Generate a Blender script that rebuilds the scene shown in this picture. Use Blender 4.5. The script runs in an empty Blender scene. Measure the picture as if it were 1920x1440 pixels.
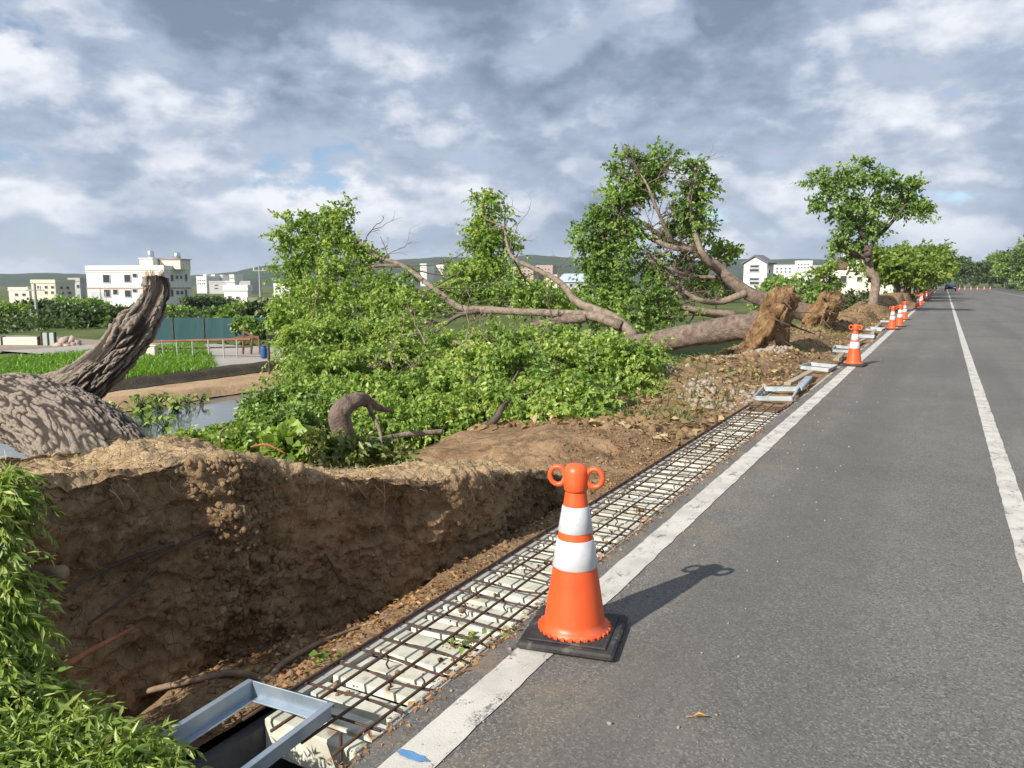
import bpy, math, random
import numpy as np
from mathutils import Vector

S = bpy.context.scene
COL = S.collection
R = math.radians
rng = np.random.default_rng(7)
random.seed(7)

# ------------------------------------------------------------------ camera
YAW = R(29.157); PITCH = R(7.501); F = 1443.0; HC = 1.5
cam_d = bpy.data.cameras.new('camera'); cam = bpy.data.objects.new('camera', cam_d); COL.objects.link(cam)
cam_d.sensor_fit = 'HORIZONTAL'; cam_d.sensor_width = 36.0; cam_d.lens = F / 1920 * 36.0
cam_d.clip_start = 0.05; cam_d.clip_end = 12000
cam.location = (0, 0, HC); cam.rotation_euler = (math.pi / 2 - PITCH, 0, YAW)
S.camera = cam

# ------------------------------------------------------------------ light
SUN_EL = R(33); SUN_AZ = R(16)                      # shadows run along the road, 16 degrees to its right
sun_to = np.array([-math.sin(SUN_AZ) * math.cos(SUN_EL), -math.cos(SUN_AZ) * math.cos(SUN_EL), math.sin(SUN_EL)])
sd = bpy.data.lights.new('sun', 'SUN'); sd.energy = 4.8; sd.angle = R(0.53); sd.color = (1.0, 0.93, 0.82)
sun = bpy.data.objects.new('sun', sd); COL.objects.link(sun); sun.location = (-8, -30, 25)
sun.rotation_euler = Vector(-sun_to).to_track_quat('-Z', 'Y').to_euler()
S.view_settings.view_transform = 'Standard'; S.view_settings.look = 'None'
S.view_settings.exposure = 0.6; S.view_settings.gamma = 1.0; S.view_settings.use_curve_mapping = False

def node_tools(nt):
    def N(t, **k):
        n = nt.nodes.new(t)
        for a, b in k.items(): setattr(n, a, b)
        return n
    def put(sock, v):
        if hasattr(v, 'is_linked') or hasattr(v, 'links'): nt.links.new(v, sock)
        else: sock.default_value = v
    def m(op, a, b=None, c=None, clamp=False):
        n = N('ShaderNodeMath', operation=op, use_clamp=clamp)
        put(n.inputs[0], a)
        if b is not None: put(n.inputs[1], b)
        if c is not None: put(n.inputs[2], c)
        return n.outputs[0]
    def mr(x, a, b, c=0.0, d=1.0, smooth=True):
        n = N('ShaderNodeMapRange', interpolation_type='SMOOTHSTEP' if smooth else 'LINEAR')
        put(n.inputs[0], x)
        for i, v in zip((1, 2, 3, 4), (a, b, c, d)): n.inputs[i].default_value = v
        return n.outputs[0]
    def noise(vec, scale, detail=4, rough=0.55, dist=0.0, dims='3D'):
        n = N('ShaderNodeTexNoise', noise_dimensions=dims)
        put(n.inputs['Vector'], vec); n.inputs['Scale'].default_value = scale
        n.inputs['Detail'].default_value = detail; n.inputs['Roughness'].default_value = rough
        n.inputs['Distortion'].default_value = dist
        return n.outputs['Fac']
    def mix(f, a, b, blend='MIX'):
        n = N('ShaderNodeMix', data_type='RGBA', blend_type=blend)
        put(n.inputs[0], f)
        for s, v in ((n.inputs[6], a), (n.inputs[7], b)):
            if hasattr(v, 'links'): nt.links.new(v, s)
            else: s.default_value = (*v, 1.0) if len(v) == 3 else v
        return n.outputs[2]
    return N, m, mr, noise, mix, put

# ------------------------------------------------------------------ sky: Nishita blue behind broken stratocumulus
W = bpy.data.worlds.new('World'); S.world = W; W.use_nodes = True
nt = W.node_tree; nt.nodes.clear()
N, m, mr, noise, mix, put = node_tools(nt)
sky = N('ShaderNodeTexSky', sky_type='NISHITA'); sky.sun_disc = False
sky.sun_elevation = SUN_EL; sky.sun_rotation = math.pi + SUN_AZ
sky.air_density = 1.0; sky.dust_density = 0.6; sky.ozone_density = 1.0
tc = N('ShaderNodeTexCoord')
sep = N('ShaderNodeSeparateXYZ'); nt.links.new(tc.outputs['Generated'], sep.inputs[0])
mp = N('ShaderNodeMapping'); nt.links.new(tc.outputs['Generated'], mp.inputs[0]); mp.inputs['Location'].default_value = (0.35, 0.9, 0.0); mp.inputs['Scale'].default_value = (1.0, 1.0, 1.9)
def off(vx, vy, vz=0.0):
    a = N('ShaderNodeVectorMath', operation='ADD'); nt.links.new(mp.outputs[0], a.inputs[0]); a.inputs[1].default_value = (vx, vy, vz); return a.outputs[0]
def density(dz):
    a_ = m('MULTIPLY', noise(off(1.3, 7.1, dz), 2.1, 2, 0.5, 0.1), 0.38); b_ = m('MULTIPLY', noise(off(5, 9, dz), 5.0, 3, 0.5, 0.15), 0.32)
    return m('ADD', m('ADD', a_, b_), m('MULTIPLY', noise(off(2, 4, dz), 9.5, 8, 0.58, 0.1), 0.30))
dens = density(0.0); dens2 = density(0.075)
cover = mr(dens, 0.392, 0.438)
thick = mr(dens, 0.43, 0.58)
lit = mr(m('SUBTRACT', dens, dens2), -0.05, 0.065)
bright = m('ADD', m('MULTIPLY', lit, 0.52), m('MULTIPLY', m('SUBTRACT', 1.0, thick), 0.56), clamp=True)
ramp = N('ShaderNodeValToRGB'); nt.links.new(bright, ramp.inputs[0])
ramp.color_ramp.elements[0].position = 0.12; ramp.color_ramp.elements[0].color = (2.0, 2.65, 3.7, 1)
ramp.color_ramp.elements[1].position = 0.93; ramp.color_ramp.elements[1].color = (8.6, 8.8, 9.4, 1)
e = ramp.color_ramp.elements.new(0.5); e.color = (3.8, 4.6, 5.95, 1)
blue = mix(1.0, sky.outputs[0], (0.95, 1.05, 1.25), 'MULTIPLY')
skyc = mix(cover, blue, ramp.outputs[0])
low = mr(sep.outputs[2], 0.0, 0.10, 0.55, 0.0)
skyc = mix(low, skyc, (3.6, 4.5, 6.0))
bg = N('ShaderNodeBackground'); bg.inputs[1].default_value = 0.071
nt.links.new(skyc, bg.inputs[0])
wo = N('ShaderNodeOutputWorld'); nt.links.new(bg.outputs[0], wo.inputs[0])

# ------------------------------------------------------------------ geometry helpers
cy, sy, cp, sp = math.cos(YAW), math.sin(YAW), math.cos(PITCH), math.sin(PITCH)
fw = np.array([-sy * cp, cy * cp, -sp]); rt = np.array([cy, sy, 0.0]); up = np.cross(rt, fw)
def ray(px, py): return fw + rt * (px - 960) / F + up * (720 - py) / F
def at(px, py, D):
    d = ray(px, py); return np.array([0, 0, HC]) + d * (D / (-sy * d[0] + cy * d[1]))
def gnd(px, py, z=0.0):
    d = ray(px, py); return np.array([0, 0, HC]) + d * ((z - HC) / d[2])

def _h(ix, iy, iz):
    n = (ix.astype(np.int64) * 374761393 + iy.astype(np.int64) * 668265263 + iz.astype(np.int64) * 2147483647) & 0x7fffffff
    n = ((n ^ (n >> 13)) * 1274126177) & 0x7fffffff
    return ((n ^ (n >> 16)) & 0xffff) / 65535.0
def vnoise(P):
    P = np.asarray(P, float); i = np.floor(P).astype(np.int64); f = P - i; f = f * f * (3 - 2 * f)
    x, y, z = i[:, 0], i[:, 1], i[:, 2]; fx, fy, fz = f[:, 0], f[:, 1], f[:, 2]
    def L(a, b, t): return a + (b - a) * t
    return L(L(L(_h(x, y, z), _h(x + 1, y, z), fx), L(_h(x, y + 1, z), _h(x + 1, y + 1, z), fx), fy),
             L(L(_h(x, y, z + 1), _h(x + 1, y, z + 1), fx), L(_h(x, y + 1, z + 1), _h(x + 1, y + 1, z + 1), fx), fy), fz)
def fbm(P, scale=1.0, oct=4, gain=0.5):
    P = np.asarray(P, float) * scale; a = 1.0; t = 0; s = 0
    for k in range(oct):
        t = t + a * vnoise(P + 17.3 * k); s += a; a *= gain; P = P * 2.03
    return t / s
def unit(v): return v / np.maximum(np.linalg.norm(v, axis=-1, keepdims=True), 1e-9)
def sstep(x, a, b):
    t = np.clip((x - a) / (b - a), 0, 1); return t * t * (3 - 2 * t)

WL = {}                                                # world location of each object's frame
def tag(o, label=None, cat=None, group=None, kind=None):
    if label: o['label'] = label
    if cat: o['category'] = cat
    if group: o['group'] = group
    if kind: o['kind'] = kind
    return o
def thing(name, loc, label, cat, group=None):
    o = bpy.data.objects.new(name, None); COL.objects.link(o); o.location = [float(v) for v in loc]
    o.empty_display_size = 0.2; WL[o.name] = np.array(loc, float)
    return tag(o, label, cat, group)
def make_mesh(name, V, Fa, mat, smooth=False, attr=None):
    me = bpy.data.meshes.new(name); V = np.asarray(V, np.float32)
    if isinstance(Fa, np.ndarray):
        k = Fa.shape[1]; nf = len(Fa)
        me.vertices.add(len(V)); me.vertices.foreach_set('co', V.ravel())
        me.loops.add(nf * k); me.loops.foreach_set('vertex_index', Fa.astype(np.int32).ravel())
        me.polygons.add(nf); me.polygons.foreach_set('loop_start', np.arange(0, nf * k, k, dtype=np.int32))
        me.polygons.foreach_set('loop_total', np.full(nf, k, np.int32))
        me.update(calc_edges=True)
    else:
        me.from_pydata(V.tolist(), [], [list(f) for f in Fa]); me.update()
    if smooth: me.polygons.foreach_set('use_smooth', np.ones(len(me.polygons), bool))
    if attr is not None:
        a = me.attributes.new('rnd', 'FLOAT', 'POINT'); a.data.foreach_set('value', np.asarray(attr, np.float32))
    me.materials.append(mat)
    return me
def obj(name, V, Fa, mat, parent=None, loc=None, smooth=False, attr=None):
    V = np.asarray(V, float)
    o0 = WL[parent.name] if parent is not None else np.array(loc if loc is not None else (0, 0, 0), float)
    me = make_mesh(name, V - o0, Fa, mat, smooth, attr)
    o = bpy.data.objects.new(name, me); COL.objects.link(o)
    if parent is not None: o.parent = parent
    else: o.location = o0.tolist()
    WL[o.name] = o0
    return o
def copy_tree(o, parent=None):
    c = o.copy(); COL.objects.link(c)
    if parent is not None: c.parent = parent
    WL[c.name] = WL[o.name].copy()
    for ch in list(o.children): copy_tree(ch, c)
    return c

class MB:
    def __init__(s): s.V = []; s.F = []; s.n = 0
    def add(s, V, Fc):
        V = np.asarray(V, float); s.V.append(V); s.F += [tuple(int(i) + s.n for i in f) for f in Fc]; s.n += len(V); return s
    def box(s, c, size, rz=0.0, bev=0.0, rx=0.0, ry=0.0):
        h = np.array(size, float) / 2
        if bev <= 0:
            V = np.array([[x, y, z] for z in (-1, 1) for y in (-1, 1) for x in (-1, 1)], float) * h
            Fc = [(0, 2, 3, 1), (4, 5, 7, 6), (0, 1, 5, 4), (2, 6, 7, 3), (0, 4, 6, 2), (1, 3, 7, 5)]
        else:
            b = bev; V = []; ring = []
            for (zz_, ins) in ((-h[2], b), (-h[2] + b, 0), (h[2] - b, 0), (h[2], b)):
                r_ = []
                for (x, y) in ((-1, -1), (1, -1), (1, 1), (-1, 1)):
                    ax, ay = h[0] - ins, h[1] - ins
                    c2 = b * 0.6
                    if (x, y) in ((-1, -1), (1, 1)): pts = [(x * ax, y * (ay - c2)), (x * (ax - c2), y * ay)]
                    else: pts = [(x * (ax - c2), y * ay), (x * ax, y * (ay - c2))]
                    for p in pts: r_.append(len(V)); V.append((p[0], p[1], zz_))
                ring.append(r_)
            V = np.array(V); Fc = [tuple(reversed(ring[0])), tuple(ring[3])]
            for a, b_ in zip(ring[:-1], ring[1:]):
                for i in range(8): Fc.append((a[i], a[(i + 1) % 8], b_[(i + 1) % 8], b_[i]))
        for ang, (i, j) in ((rx, (1, 2)), (ry, (2, 0)), (rz, (0, 1))):
            if ang:
                ca, sa = math.cos(ang), math.sin(ang); a, b_ = V[:, i].copy(), V[:, j].copy()
                V[:, i] = a * ca - b_ * sa; V[:, j] = a * sa + b_ * ca
        return s.add(V + np.array(c, float), Fc)
    def tube(s, path, rad, k=8, cap=True):
        V, Fc = tube_grid(path, rad, k)
        n = len(path)
        Fl = [tuple(f) for f in Fc]
        if cap: Fl += [tuple(reversed(range(k))), tuple(range((n - 1) * k, n * k))]
        return s.add(V, Fl)
    def lathe(s, c, prof, k=24, cap=True):
        V = [(c[0] + r * math.cos(2 * math.pi * i / k), c[1] + r * math.sin(2 * math.pi * i / k), c[2] + z) for r, z in prof for i in range(k)]
        Fc = [(j * k + i, j * k + (i + 1) % k, (j + 1) * k + (i + 1) % k, (j + 1) * k + i) for j in range(len(prof) - 1) for i in range(k)]
        if cap: Fc += [tuple(reversed(range(k))), tuple(range((len(prof) - 1) * k, len(prof) * k))]
        return s.add(V, Fc)
    def quad(s, a, b, c, d): return s.add([a, b, c, d], [(0, 1, 2, 3)])
    def build(s, name, mat, parent=None, loc=None, smooth=False):
        return obj(name, np.vstack(s.V), s.F, mat, parent, loc, smooth)

def smooth_path(pts, rad, n):
    P = np.array([list(p) for p in pts], float); r = np.array(rad, float)
    t = np.concatenate([[0], np.cumsum(np.linalg.norm(np.diff(P, axis=0), axis=1))]); u = np.linspace(0, t[-1], n)
    Pe = np.vstack([2 * P[0] - P[1], P, 2 * P[-1] - P[-2]])
    out = np.zeros((n, 3)); seg = np.clip(np.searchsorted(t, u, side='right') - 1, 0, len(P) - 2)
    f = ((u - t[seg]) / np.maximum(t[seg + 1] - t[seg], 1e-9))[:, None]
    p0, p1, p2, p3 = Pe[seg], Pe[seg + 1], Pe[seg + 2], Pe[seg + 3]
    out = 0.5 * (2 * p1 + (p2 - p0) * f + (2 * p0 - 5 * p1 + 4 * p2 - p3) * f ** 2 + (3 * p1 - p0 - 3 * p2 + p3) * f ** 3)
    return out, np.interp(u, t, r)
def frames(P):
    T = unit(np.gradient(P, axis=0)); n = len(P); U = np.zeros_like(P)
    a = np.array([0, 0, 1.0]) if abs(T[0][2]) < 0.9 else np.array([1.0, 0, 0])
    u = a - T[0] * (a @ T[0]); U[0] = u / np.linalg.norm(u)
    for i in range(1, n):
        u = U[i - 1] - T[i] * (U[i - 1] @ T[i]); U[i] = u / max(np.linalg.norm(u), 1e-9)
    return T, U, np.cross(T, U)
def tube_grid(P, rad, k):
    P = np.asarray(P, float); rad = np.asarray(rad, float) * np.ones(len(P)); T, U, B = frames(P)
    a = np.linspace(0, 2 * np.pi, k, endpoint=False)
    V = P[:, None, :] + rad[:, None, None] * (np.cos(a)[None, :, None] * U[:, None, :] + np.sin(a)[None, :, None] * B[:, None, :])
    n = len(P); i, j = np.meshgrid(np.arange(n - 1), np.arange(k), indexing='ij')
    Fq = np.stack([i * k + j, i * k + (j + 1) % k, (i + 1) * k + (j + 1) % k, (i + 1) * k + j], -1).reshape(-1, 4)
    return V.reshape(-1, 3), Fq
def limb_mesh(pts, rad, n=24, k=10, wob=0.0):
    P, r = smooth_path(pts, rad, n)
    if wob:
        P = P + wob * np.stack([fbm(P + 5 * q, 1.3 / max(wob, .02) * .05, 3) - 0.5 for q in range(3)], 1)
    V, Fq = tube_grid(P, r, k)
    ln = fbm(V, 6.0, 3) - 0.5
    c = np.repeat(P, k, 0); V = c + (V - c) * (1 + 0.35 * ln)[:, None]
    tipa = len(V); V = np.vstack([V, P[:1], P[-1:]])
    capf = [[tipa, (q + 1) % k, q, q] for q in range(k)] + [[tipa + 1, (n - 1) * k + q, (n - 1) * k + (q + 1) % k, (n - 1) * k + q] for q in range(k)]
    Fl = [tuple(f) for f in Fq] + [tuple(f[:3]) for f in capf]
    return V, Fl
def grid_faces(nu, nv):
    i, j = np.meshgrid(np.arange(nu - 1), np.arange(nv - 1), indexing='ij')
    return np.stack([i * nv + j, (i + 1) * nv + j, (i + 1) * nv + j + 1, i * nv + j + 1], -1).reshape(-1, 4)

# ------------------------------------------------------------------ materials
def mat_base(name):
    mt = bpy.data.materials.new(name); mt.use_nodes = True; t = mt.node_tree
    b = t.nodes['Principled BSDF']; return mt, t, b
def mat(name, stops, scale=4.0, detail=6, rough=0.8, bump=0.3, bscale=None, bdist=0.02, spec=0.3, metal=0.0, stretch=(1, 1, 1), dist=0.4, speck=None, coord='Object'):
    mt, t, b = mat_base(name); N, m, mr, noise, mix, put = node_tools(t)
    tc = N('ShaderNodeTexCoord'); mp = N('ShaderNodeMapping'); t.links.new(tc.outputs[coord], mp.inputs[0]); mp.inputs['Scale'].default_value = stretch
    v = mp.outputs[0]
    n1 = noise(v, scale, detail, 0.6, dist)
    r = N('ShaderNodeValToRGB'); t.links.new(n1, r.inputs[0]); cr = r.color_ramp
    ks = len(stops); pos = [0.3 + 0.4 * i / max(ks - 1, 1) for i in range(ks)]
    cr.elements[0].position = pos[0]; cr.elements[0].color = (*stops[0], 1)
    cr.elements[1].position = pos[-1]; cr.elements[1].color = (*stops[-1], 1)
    for p_, c_ in list(zip(pos, stops))[1:-1]:
        e_ = cr.elements.new(p_); e_.color = (*c_, 1)
    colr = r.outputs[0]
    if speck:
        sc, amt, sc_col = speck
        colr = mix(mr(noise(v, sc, 2, 0.6), 0.58, 0.70, 0, amt), colr, sc_col)
    t.links.new(colr, b.inputs['Base Color'])
    b.inputs['Roughness'].default_value = rough; b.inputs['Specular IOR Level'].default_value = spec; b.inputs['Metallic'].default_value = metal
    if bump:
        bn = N('ShaderNodeBump'); bn.inputs['Strength'].default_value = bump; bn.inputs['Distance'].default_value = bdist
        t.links.new(noise(v, bscale or scale * 5, 6, 0.65), bn.inputs['Height']); t.links.new(bn.outputs[0], b.inputs['Normal'])
    return mt
def leaf_mat(name, dark, mid, light, trans=0.35, yellow=None):
    mt, t, b = mat_base(name); N, m, mr, noise, mix, put = node_tools(t)
    a = N('ShaderNodeAttribute', attribute_name='rnd')
    r = N('ShaderNodeValToRGB'); t.links.new(a.outputs['Fac'], r.inputs[0]); cr = r.color_ramp
    cr.elements[0].position = 0.0; cr.elements[0].color = (*dark, 1); cr.elements[1].position = 0.93; cr.elements[1].color = (*light, 1)
    e_ = cr.elements.new(0.5); e_.color = (*mid, 1)
    if yellow: e_ = cr.elements.new(0.985); e_.color = (*yellow, 1)
    t.links.new(r.outputs[0], b.inputs['Base Color'])
    b.inputs['Roughness'].default_value = 0.42; b.inputs['Specular IOR Level'].default_value = 0.45
    tr = N('ShaderNodeBsdfTranslucent'); t.links.new(mix(1.0, r.outputs[0], (1.5, 1.5, 0.6), 'MULTIPLY'), tr.inputs[0])
    ms = N('ShaderNodeMixShader'); ms.inputs[0].default_value = trans
    t.links.new(b.outputs[0], ms.inputs[1]); t.links.new(tr.outputs[0], ms.inputs[2])
    t.links.new(ms.outputs[0], t.nodes['Material Output'].inputs[0])
    return mt
def mat_asphalt():
    mt, t, b = mat_base('asphalt'); N, m, mr, noise, mix, put = node_tools(t)
    tc = N('ShaderNodeTexCoord'); v = tc.outputs['Object']
    big = noise(v, 0.35, 5, 0.6, 0.5); mid = noise(v, 3.0, 5, 0.65)
    c = mix(mr(big, 0.35, 0.65), (0.112, 0.108, 0.101), (0.156, 0.150, 0.139))
    c = mix(mr(mid, 0.35, 0.7, 0, 0.5), c, (0.100, 0.097, 0.090))
    vo = N('ShaderNodeTexVoronoi'); t.links.new(v, vo.inputs['Vector']); vo.inputs['Scale'].default_value = 130.0
    sp_ = N('ShaderNodeSeparateColor'); t.links.new(vo.outputs['Color'], sp_.inputs[0])
    c = mix(mr(sp_.outputs[0], 0.55, 1.0, 0, 0.65), c, (0.27, 0.26, 0.24))
    c = mix(mr(sp_.outputs[1], 0.6, 1.0, 0, 0.7), c, (0.058, 0.056, 0.053))
    c = mix(mr(noise(v, 28, 3, 0.7), 0.56, 0.75, 0, 0.55), c, (0.19, 0.183, 0.165))
    mp = N('ShaderNodeMapping'); t.links.new(v, mp.inputs[0]); mp.inputs['Scale'].default_value = (1.6, 0.35, 1)
    c = mix(mr(noise(mp.outputs[0], 1.1, 6, 0.7, 0.6), 0.52, 0.72, 0, 0.42), c, (0.22, 0.21, 0.18))
    mp3 = N('ShaderNodeMapping'); t.links.new(v, mp3.inputs[0]); mp3.inputs['Scale'].default_value = (1.3, 0.05, 1)
    c = mix(mr(noise(mp3.outputs[0], 1.0, 3, 0.5), 0.42, 0.66, 0, 0.5), c, (0.095, 0.092, 0.087))
    sx = N('ShaderNodeSeparateXYZ'); t.links.new(v, sx.inputs[0])
    spill = m('MULTIPLY', mr(sx.outputs[0], -1.6, -0.75, 1, 0), mr(noise(v, 2.6, 7, 0.68, 0.6), 0.44, 0.64))
    c = mix(m('MULTIPLY', spill, 0.6), c, (0.235, 0.18, 0.12))
    c = mix(mr(noise(v, 7, 5, 0.75, 1.0), 0.66, 0.74, 0, 0.5), c, (0.28, 0.27, 0.245))
    # long wandering cracks
    vc = N('ShaderNodeTexVoronoi', feature='DISTANCE_TO_EDGE'); mp2 = N('ShaderNodeMapping')
    nz = N('ShaderNodeTexNoise'); t.links.new(v, nz.inputs['Vector']); nz.inputs['Scale'].default_value = 2.2; nz.inputs['Detail'].default_value = 6
    wv = N('ShaderNodeVectorMath', operation='MULTIPLY_ADD'); t.links.new(nz.outputs['Color'], wv.inputs[0]); wv.inputs[1].default_value = (0.7, 0.7, 0.0); t.links.new(v, wv.inputs[2])
    t.links.new(wv.outputs[0], vc.inputs['Vector']); vc.inputs['Scale'].default_value = 0.22
    crack = m('MULTIPLY', mr(vc.outputs[0], 0.0006, 0.0028, 1, 0), mr(noise(v, 0.5, 3), 0.5, 0.6))
    c = mix(m('MULTIPLY', crack, 0.35), c, (0.07, 0.07, 0.065))
    t.links.new(c, b.inputs['Base Color']); b.inputs['Roughness'].default_value = 0.82; b.inputs['Specular IOR Level'].default_value = 0.35
    bn = N('ShaderNodeBump'); bn.inputs['Strength'].default_value = 0.55; bn.inputs['Distance'].default_value = 0.006
    h = m('ADD', m('MULTIPLY', sp_.outputs[0], 0.5), m('MULTIPLY', noise(v, 160, 3, 0.7), 0.8)); h = m('SUBTRACT', h, m('MULTIPLY', crack, 0.3))
    t.links.new(h, bn.inputs['Height']); t.links.new(bn.outputs[0], b.inputs['Normal'])
    return mt
def mat_paint(name, col=(0.54, 0.52, 0.475), under=(0.12, 0.117, 0.11), wear=(0.565, 0.66)):
    mt, t, b = mat_base(name); N, m, mr, noise, mix, put = node_tools(t)
    tc = N('ShaderNodeTexCoord'); v = tc.outputs['Object']
    mp = N('ShaderNodeMapping'); t.links.new(v, mp.inputs[0]); mp.inputs['Scale'].default_value = (1, 0.6, 1)
    w = m('ADD', m('MULTIPLY', noise(mp.outputs[0], 9, 6, 0.72, 0.8), 0.7), m('MULTIPLY', noise(v, 120, 2, 0.7), 0.3))
    c = mix(mr(noise(v, 4, 5, 0.6), 0.35, 0.7), col, tuple(x * 0.76 for x in col))
    c = mix(mr(w, wear[0] - 0.04, wear[1] - 0.03, 0, 0.95), c, under)
    t.links.new(c, b.inputs['Base Color']); b.inputs['Roughness'].default_value = 0.75
    bn = N('ShaderNodeBump'); bn.inputs['Strength'].default_value = 0.5; bn.inputs['Distance'].default_value = 0.004
    t.links.new(noise(v, 120, 3, 0.7), bn.inputs['Height']); t.links.new(bn.outputs[0], b.inputs['Normal'])
    return mt
def mat_soil(name, a, b_, c_, crack=True, scale=3.0, bump=0.8):
    mt, t, b = mat_base(name); N, m, mr, noise, mix, put = node_tools(t)
    tc = N('ShaderNodeTexCoord'); v = tc.outputs['Object']
    n1 = noise(v, scale, 7, 0.62, 0.5); n2 = noise(v, scale * 6, 6, 0.7)
    c = mix(mr(n1, 0.35, 0.65), a, b_); c = mix(mr(n2, 0.45, 0.72, 0, 0.75), c, c_)
    c = mix(mr(noise(v, 60, 4, 0.7), 0.57, 0.72, 0, 0.55), c, tuple(x * 1.45 for x in c_))
    c = mix(mr(noise(v, 42, 4, 0.7), 0.30, 0.42, 0.5, 0), c, tuple(x * 0.35 for x in a))
    if name == 'root plate soil':      # dry topsoil tint, painted paler still so the ledge reads as sunlit
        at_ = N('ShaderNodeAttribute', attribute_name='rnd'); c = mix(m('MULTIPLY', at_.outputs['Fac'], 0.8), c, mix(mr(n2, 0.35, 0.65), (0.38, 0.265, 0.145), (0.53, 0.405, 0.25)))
    t.links.new(c, b.inputs['Base Color']); b.inputs['Roughness'].default_value = 0.95; b.inputs['Specular IOR Level'].default_value = 0.15
    h = m('ADD', m('MULTIPLY', noise(v, 14, 8, 0.7), 1.0), m('MULTIPLY', noise(v, 70, 4, 0.7), 0.35))
    if crack:
        nz = N('ShaderNodeTexNoise'); t.links.new(v, nz.inputs['Vector']); nz.inputs['Scale'].default_value = 5; nz.inputs['Detail'].default_value = 5
        wv = N('ShaderNodeVectorMath', operation='MULTIPLY_ADD'); t.links.new(nz.outputs['Color'], wv.inputs[0]); wv.inputs[1].default_value = (0.25, 0.25, 0.25); t.links.new(v, wv.inputs[2])
        vc = N('ShaderNodeTexVoronoi', feature='DISTANCE_TO_EDGE'); t.links.new(wv.outputs[0], vc.inputs['Vector']); vc.inputs['Scale'].default_value = 7.0
        h = m('SUBTRACT', h, m('MULTIPLY', mr(vc.outputs[0], 0.0, 0.05, 1, 0), 0.22))
    bn = N('ShaderNodeBump'); bn.inputs['Strength'].default_value = bump; bn.inputs['Distance'].default_value = 0.03
    t.links.new(h, bn.inputs['Height']); t.links.new(bn.outputs[0], b.inputs['Normal'])
    return mt
def mat_bark(name, dark, lightc, scale=1.0, stretch=(3, 3, 3), bump=0.9):
    mt, t, b = mat_base(name); N, m, mr, noise, mix, put = node_tools(t)
    a = N('ShaderNodeAttribute', attribute_name='rnd')
    tc = N('ShaderNodeTexCoord'); v = tc.outputs['Object']
    n2 = noise(v, 22 * scale, 6, 0.7, 0.4)
    f = m('ADD', m('MULTIPLY', a.outputs['Fac'], 0.8), m('MULTIPLY', n2, 0.42))
    c = mix(mr(f, 0.20, 0.85), dark, lightc)
    c = mix(mr(noise(v, 3 * scale, 4), 0.55, 0.75, 0, 0.3), c, (0.15, 0.14, 0.10))
    t.links.new(c, b.inputs['Base Color']); b.inputs['Roughness'].default_value = 0.92; b.inputs['Specular IOR Level'].default_value = 0.2
    bn = N('ShaderNodeBump'); bn.inputs['Strength'].default_value = bump; bn.inputs['Distance'].default_value = 0.012 / scale
    t.links.new(noise(v, 45 * scale, 6, 0.7), bn.inputs['Height']); t.links.new(bn.outputs[0], b.inputs['Normal'])
    return mt

M = {}
M['asphalt'] = mat_asphalt()
M['paint'] = mat_paint('road paint')
M['blue_paint'] = mat_paint('blue spray paint', (0.10, 0.25, 0.48), wear=(0.49, 0.60))
M['soil'] = mat_soil('torn soil', (0.155, 0.096, 0.05), (0.28, 0.185, 0.105), (0.35, 0.25, 0.155))
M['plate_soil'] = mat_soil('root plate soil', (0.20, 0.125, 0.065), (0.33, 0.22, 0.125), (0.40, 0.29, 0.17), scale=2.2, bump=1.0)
M['rootball'] = mat('root ball earth', [(0.10, 0.055, 0.026), (0.28, 0.17, 0.085), (0.42, 0.29, 0.16)], 5, 9, 0.95, 1.0, 20, 0.09, 0.1)
M['field_soil'] = mat('field soil', [(0.22, 0.15, 0.09), (0.36, 0.25, 0.15), (0.42, 0.31, 0.20)], 1.2, 8, 0.95, 0.6, 9, 0.05, 0.1)
M['ground'] = mat('field ground', [(0.05, 0.075, 0.025), (0.085, 0.115, 0.035), (0.17, 0.15, 0.085)], 0.12, 8, 0.95, 0.5, 2, 0.1, 0.1)
M['concrete'] = mat('weathered concrete', [(0.26, 0.25, 0.23), (0.38, 0.37, 0.34), (0.44, 0.43, 0.40)], 3, 8, 0.85, 0.4, 30, 0.01)
M['dark_concrete'] = mat('dark concrete', [(0.05, 0.05, 0.05), (0.10, 0.10, 0.10)], 4, 6, 0.7, 0.3, 30, 0.01)  # darker concrete for the channel floor and the near pit wall
M['path'] = mat('track concrete', [(0.28, 0.26, 0.235), (0.36, 0.34, 0.315)], 0.8, 7, 0.9, 0.2, 10, 0.02)
M['deck'] = mat('pale deck sheet', [(0.40, 0.39, 0.32), (0.53, 0.53, 0.445), (0.60, 0.60, 0.53)], 7, 8, 0.7, 0.25, 40, 0.006, speck=(6, 0.9, (0.26, 0.20, 0.13)))
M['rebar'] = mat('rusty rebar', [(0.045, 0.028, 0.02), (0.10, 0.055, 0.035)], 30, 5, 0.8, 0.5, 200, 0.003)
M['galv'] = mat('galvanised steel', [(0.22, 0.29, 0.36), (0.33, 0.40, 0.47), (0.42, 0.47, 0.52)], 6, 7, 0.42, 0.12, 40, 0.004, 0.5, 0.55)
M['galv_pale'] = mat('pale galvanised steel', [(0.26, 0.30, 0.32), (0.46, 0.50, 0.52)], 6, 7, 0.5, 0.1, 40, 0.004, 0.5, 0.2)
M['bark_near'] = mat_bark('furrowed bark', (0.040, 0.032, 0.026), (0.255, 0.213, 0.175))
M['bark'] = mat('grey brown bark', [(0.085, 0.06, 0.045), (0.20, 0.15, 0.12), (0.30, 0.235, 0.195)], 9, 9, 0.92, 1.0, 34, 0.05)
M['bark_pale'] = mat('pale bark', [(0.10, 0.075, 0.055), (0.24, 0.19, 0.145), (0.33, 0.27, 0.215)], 9, 9, 0.92, 0.9, 34, 0.04)
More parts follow.
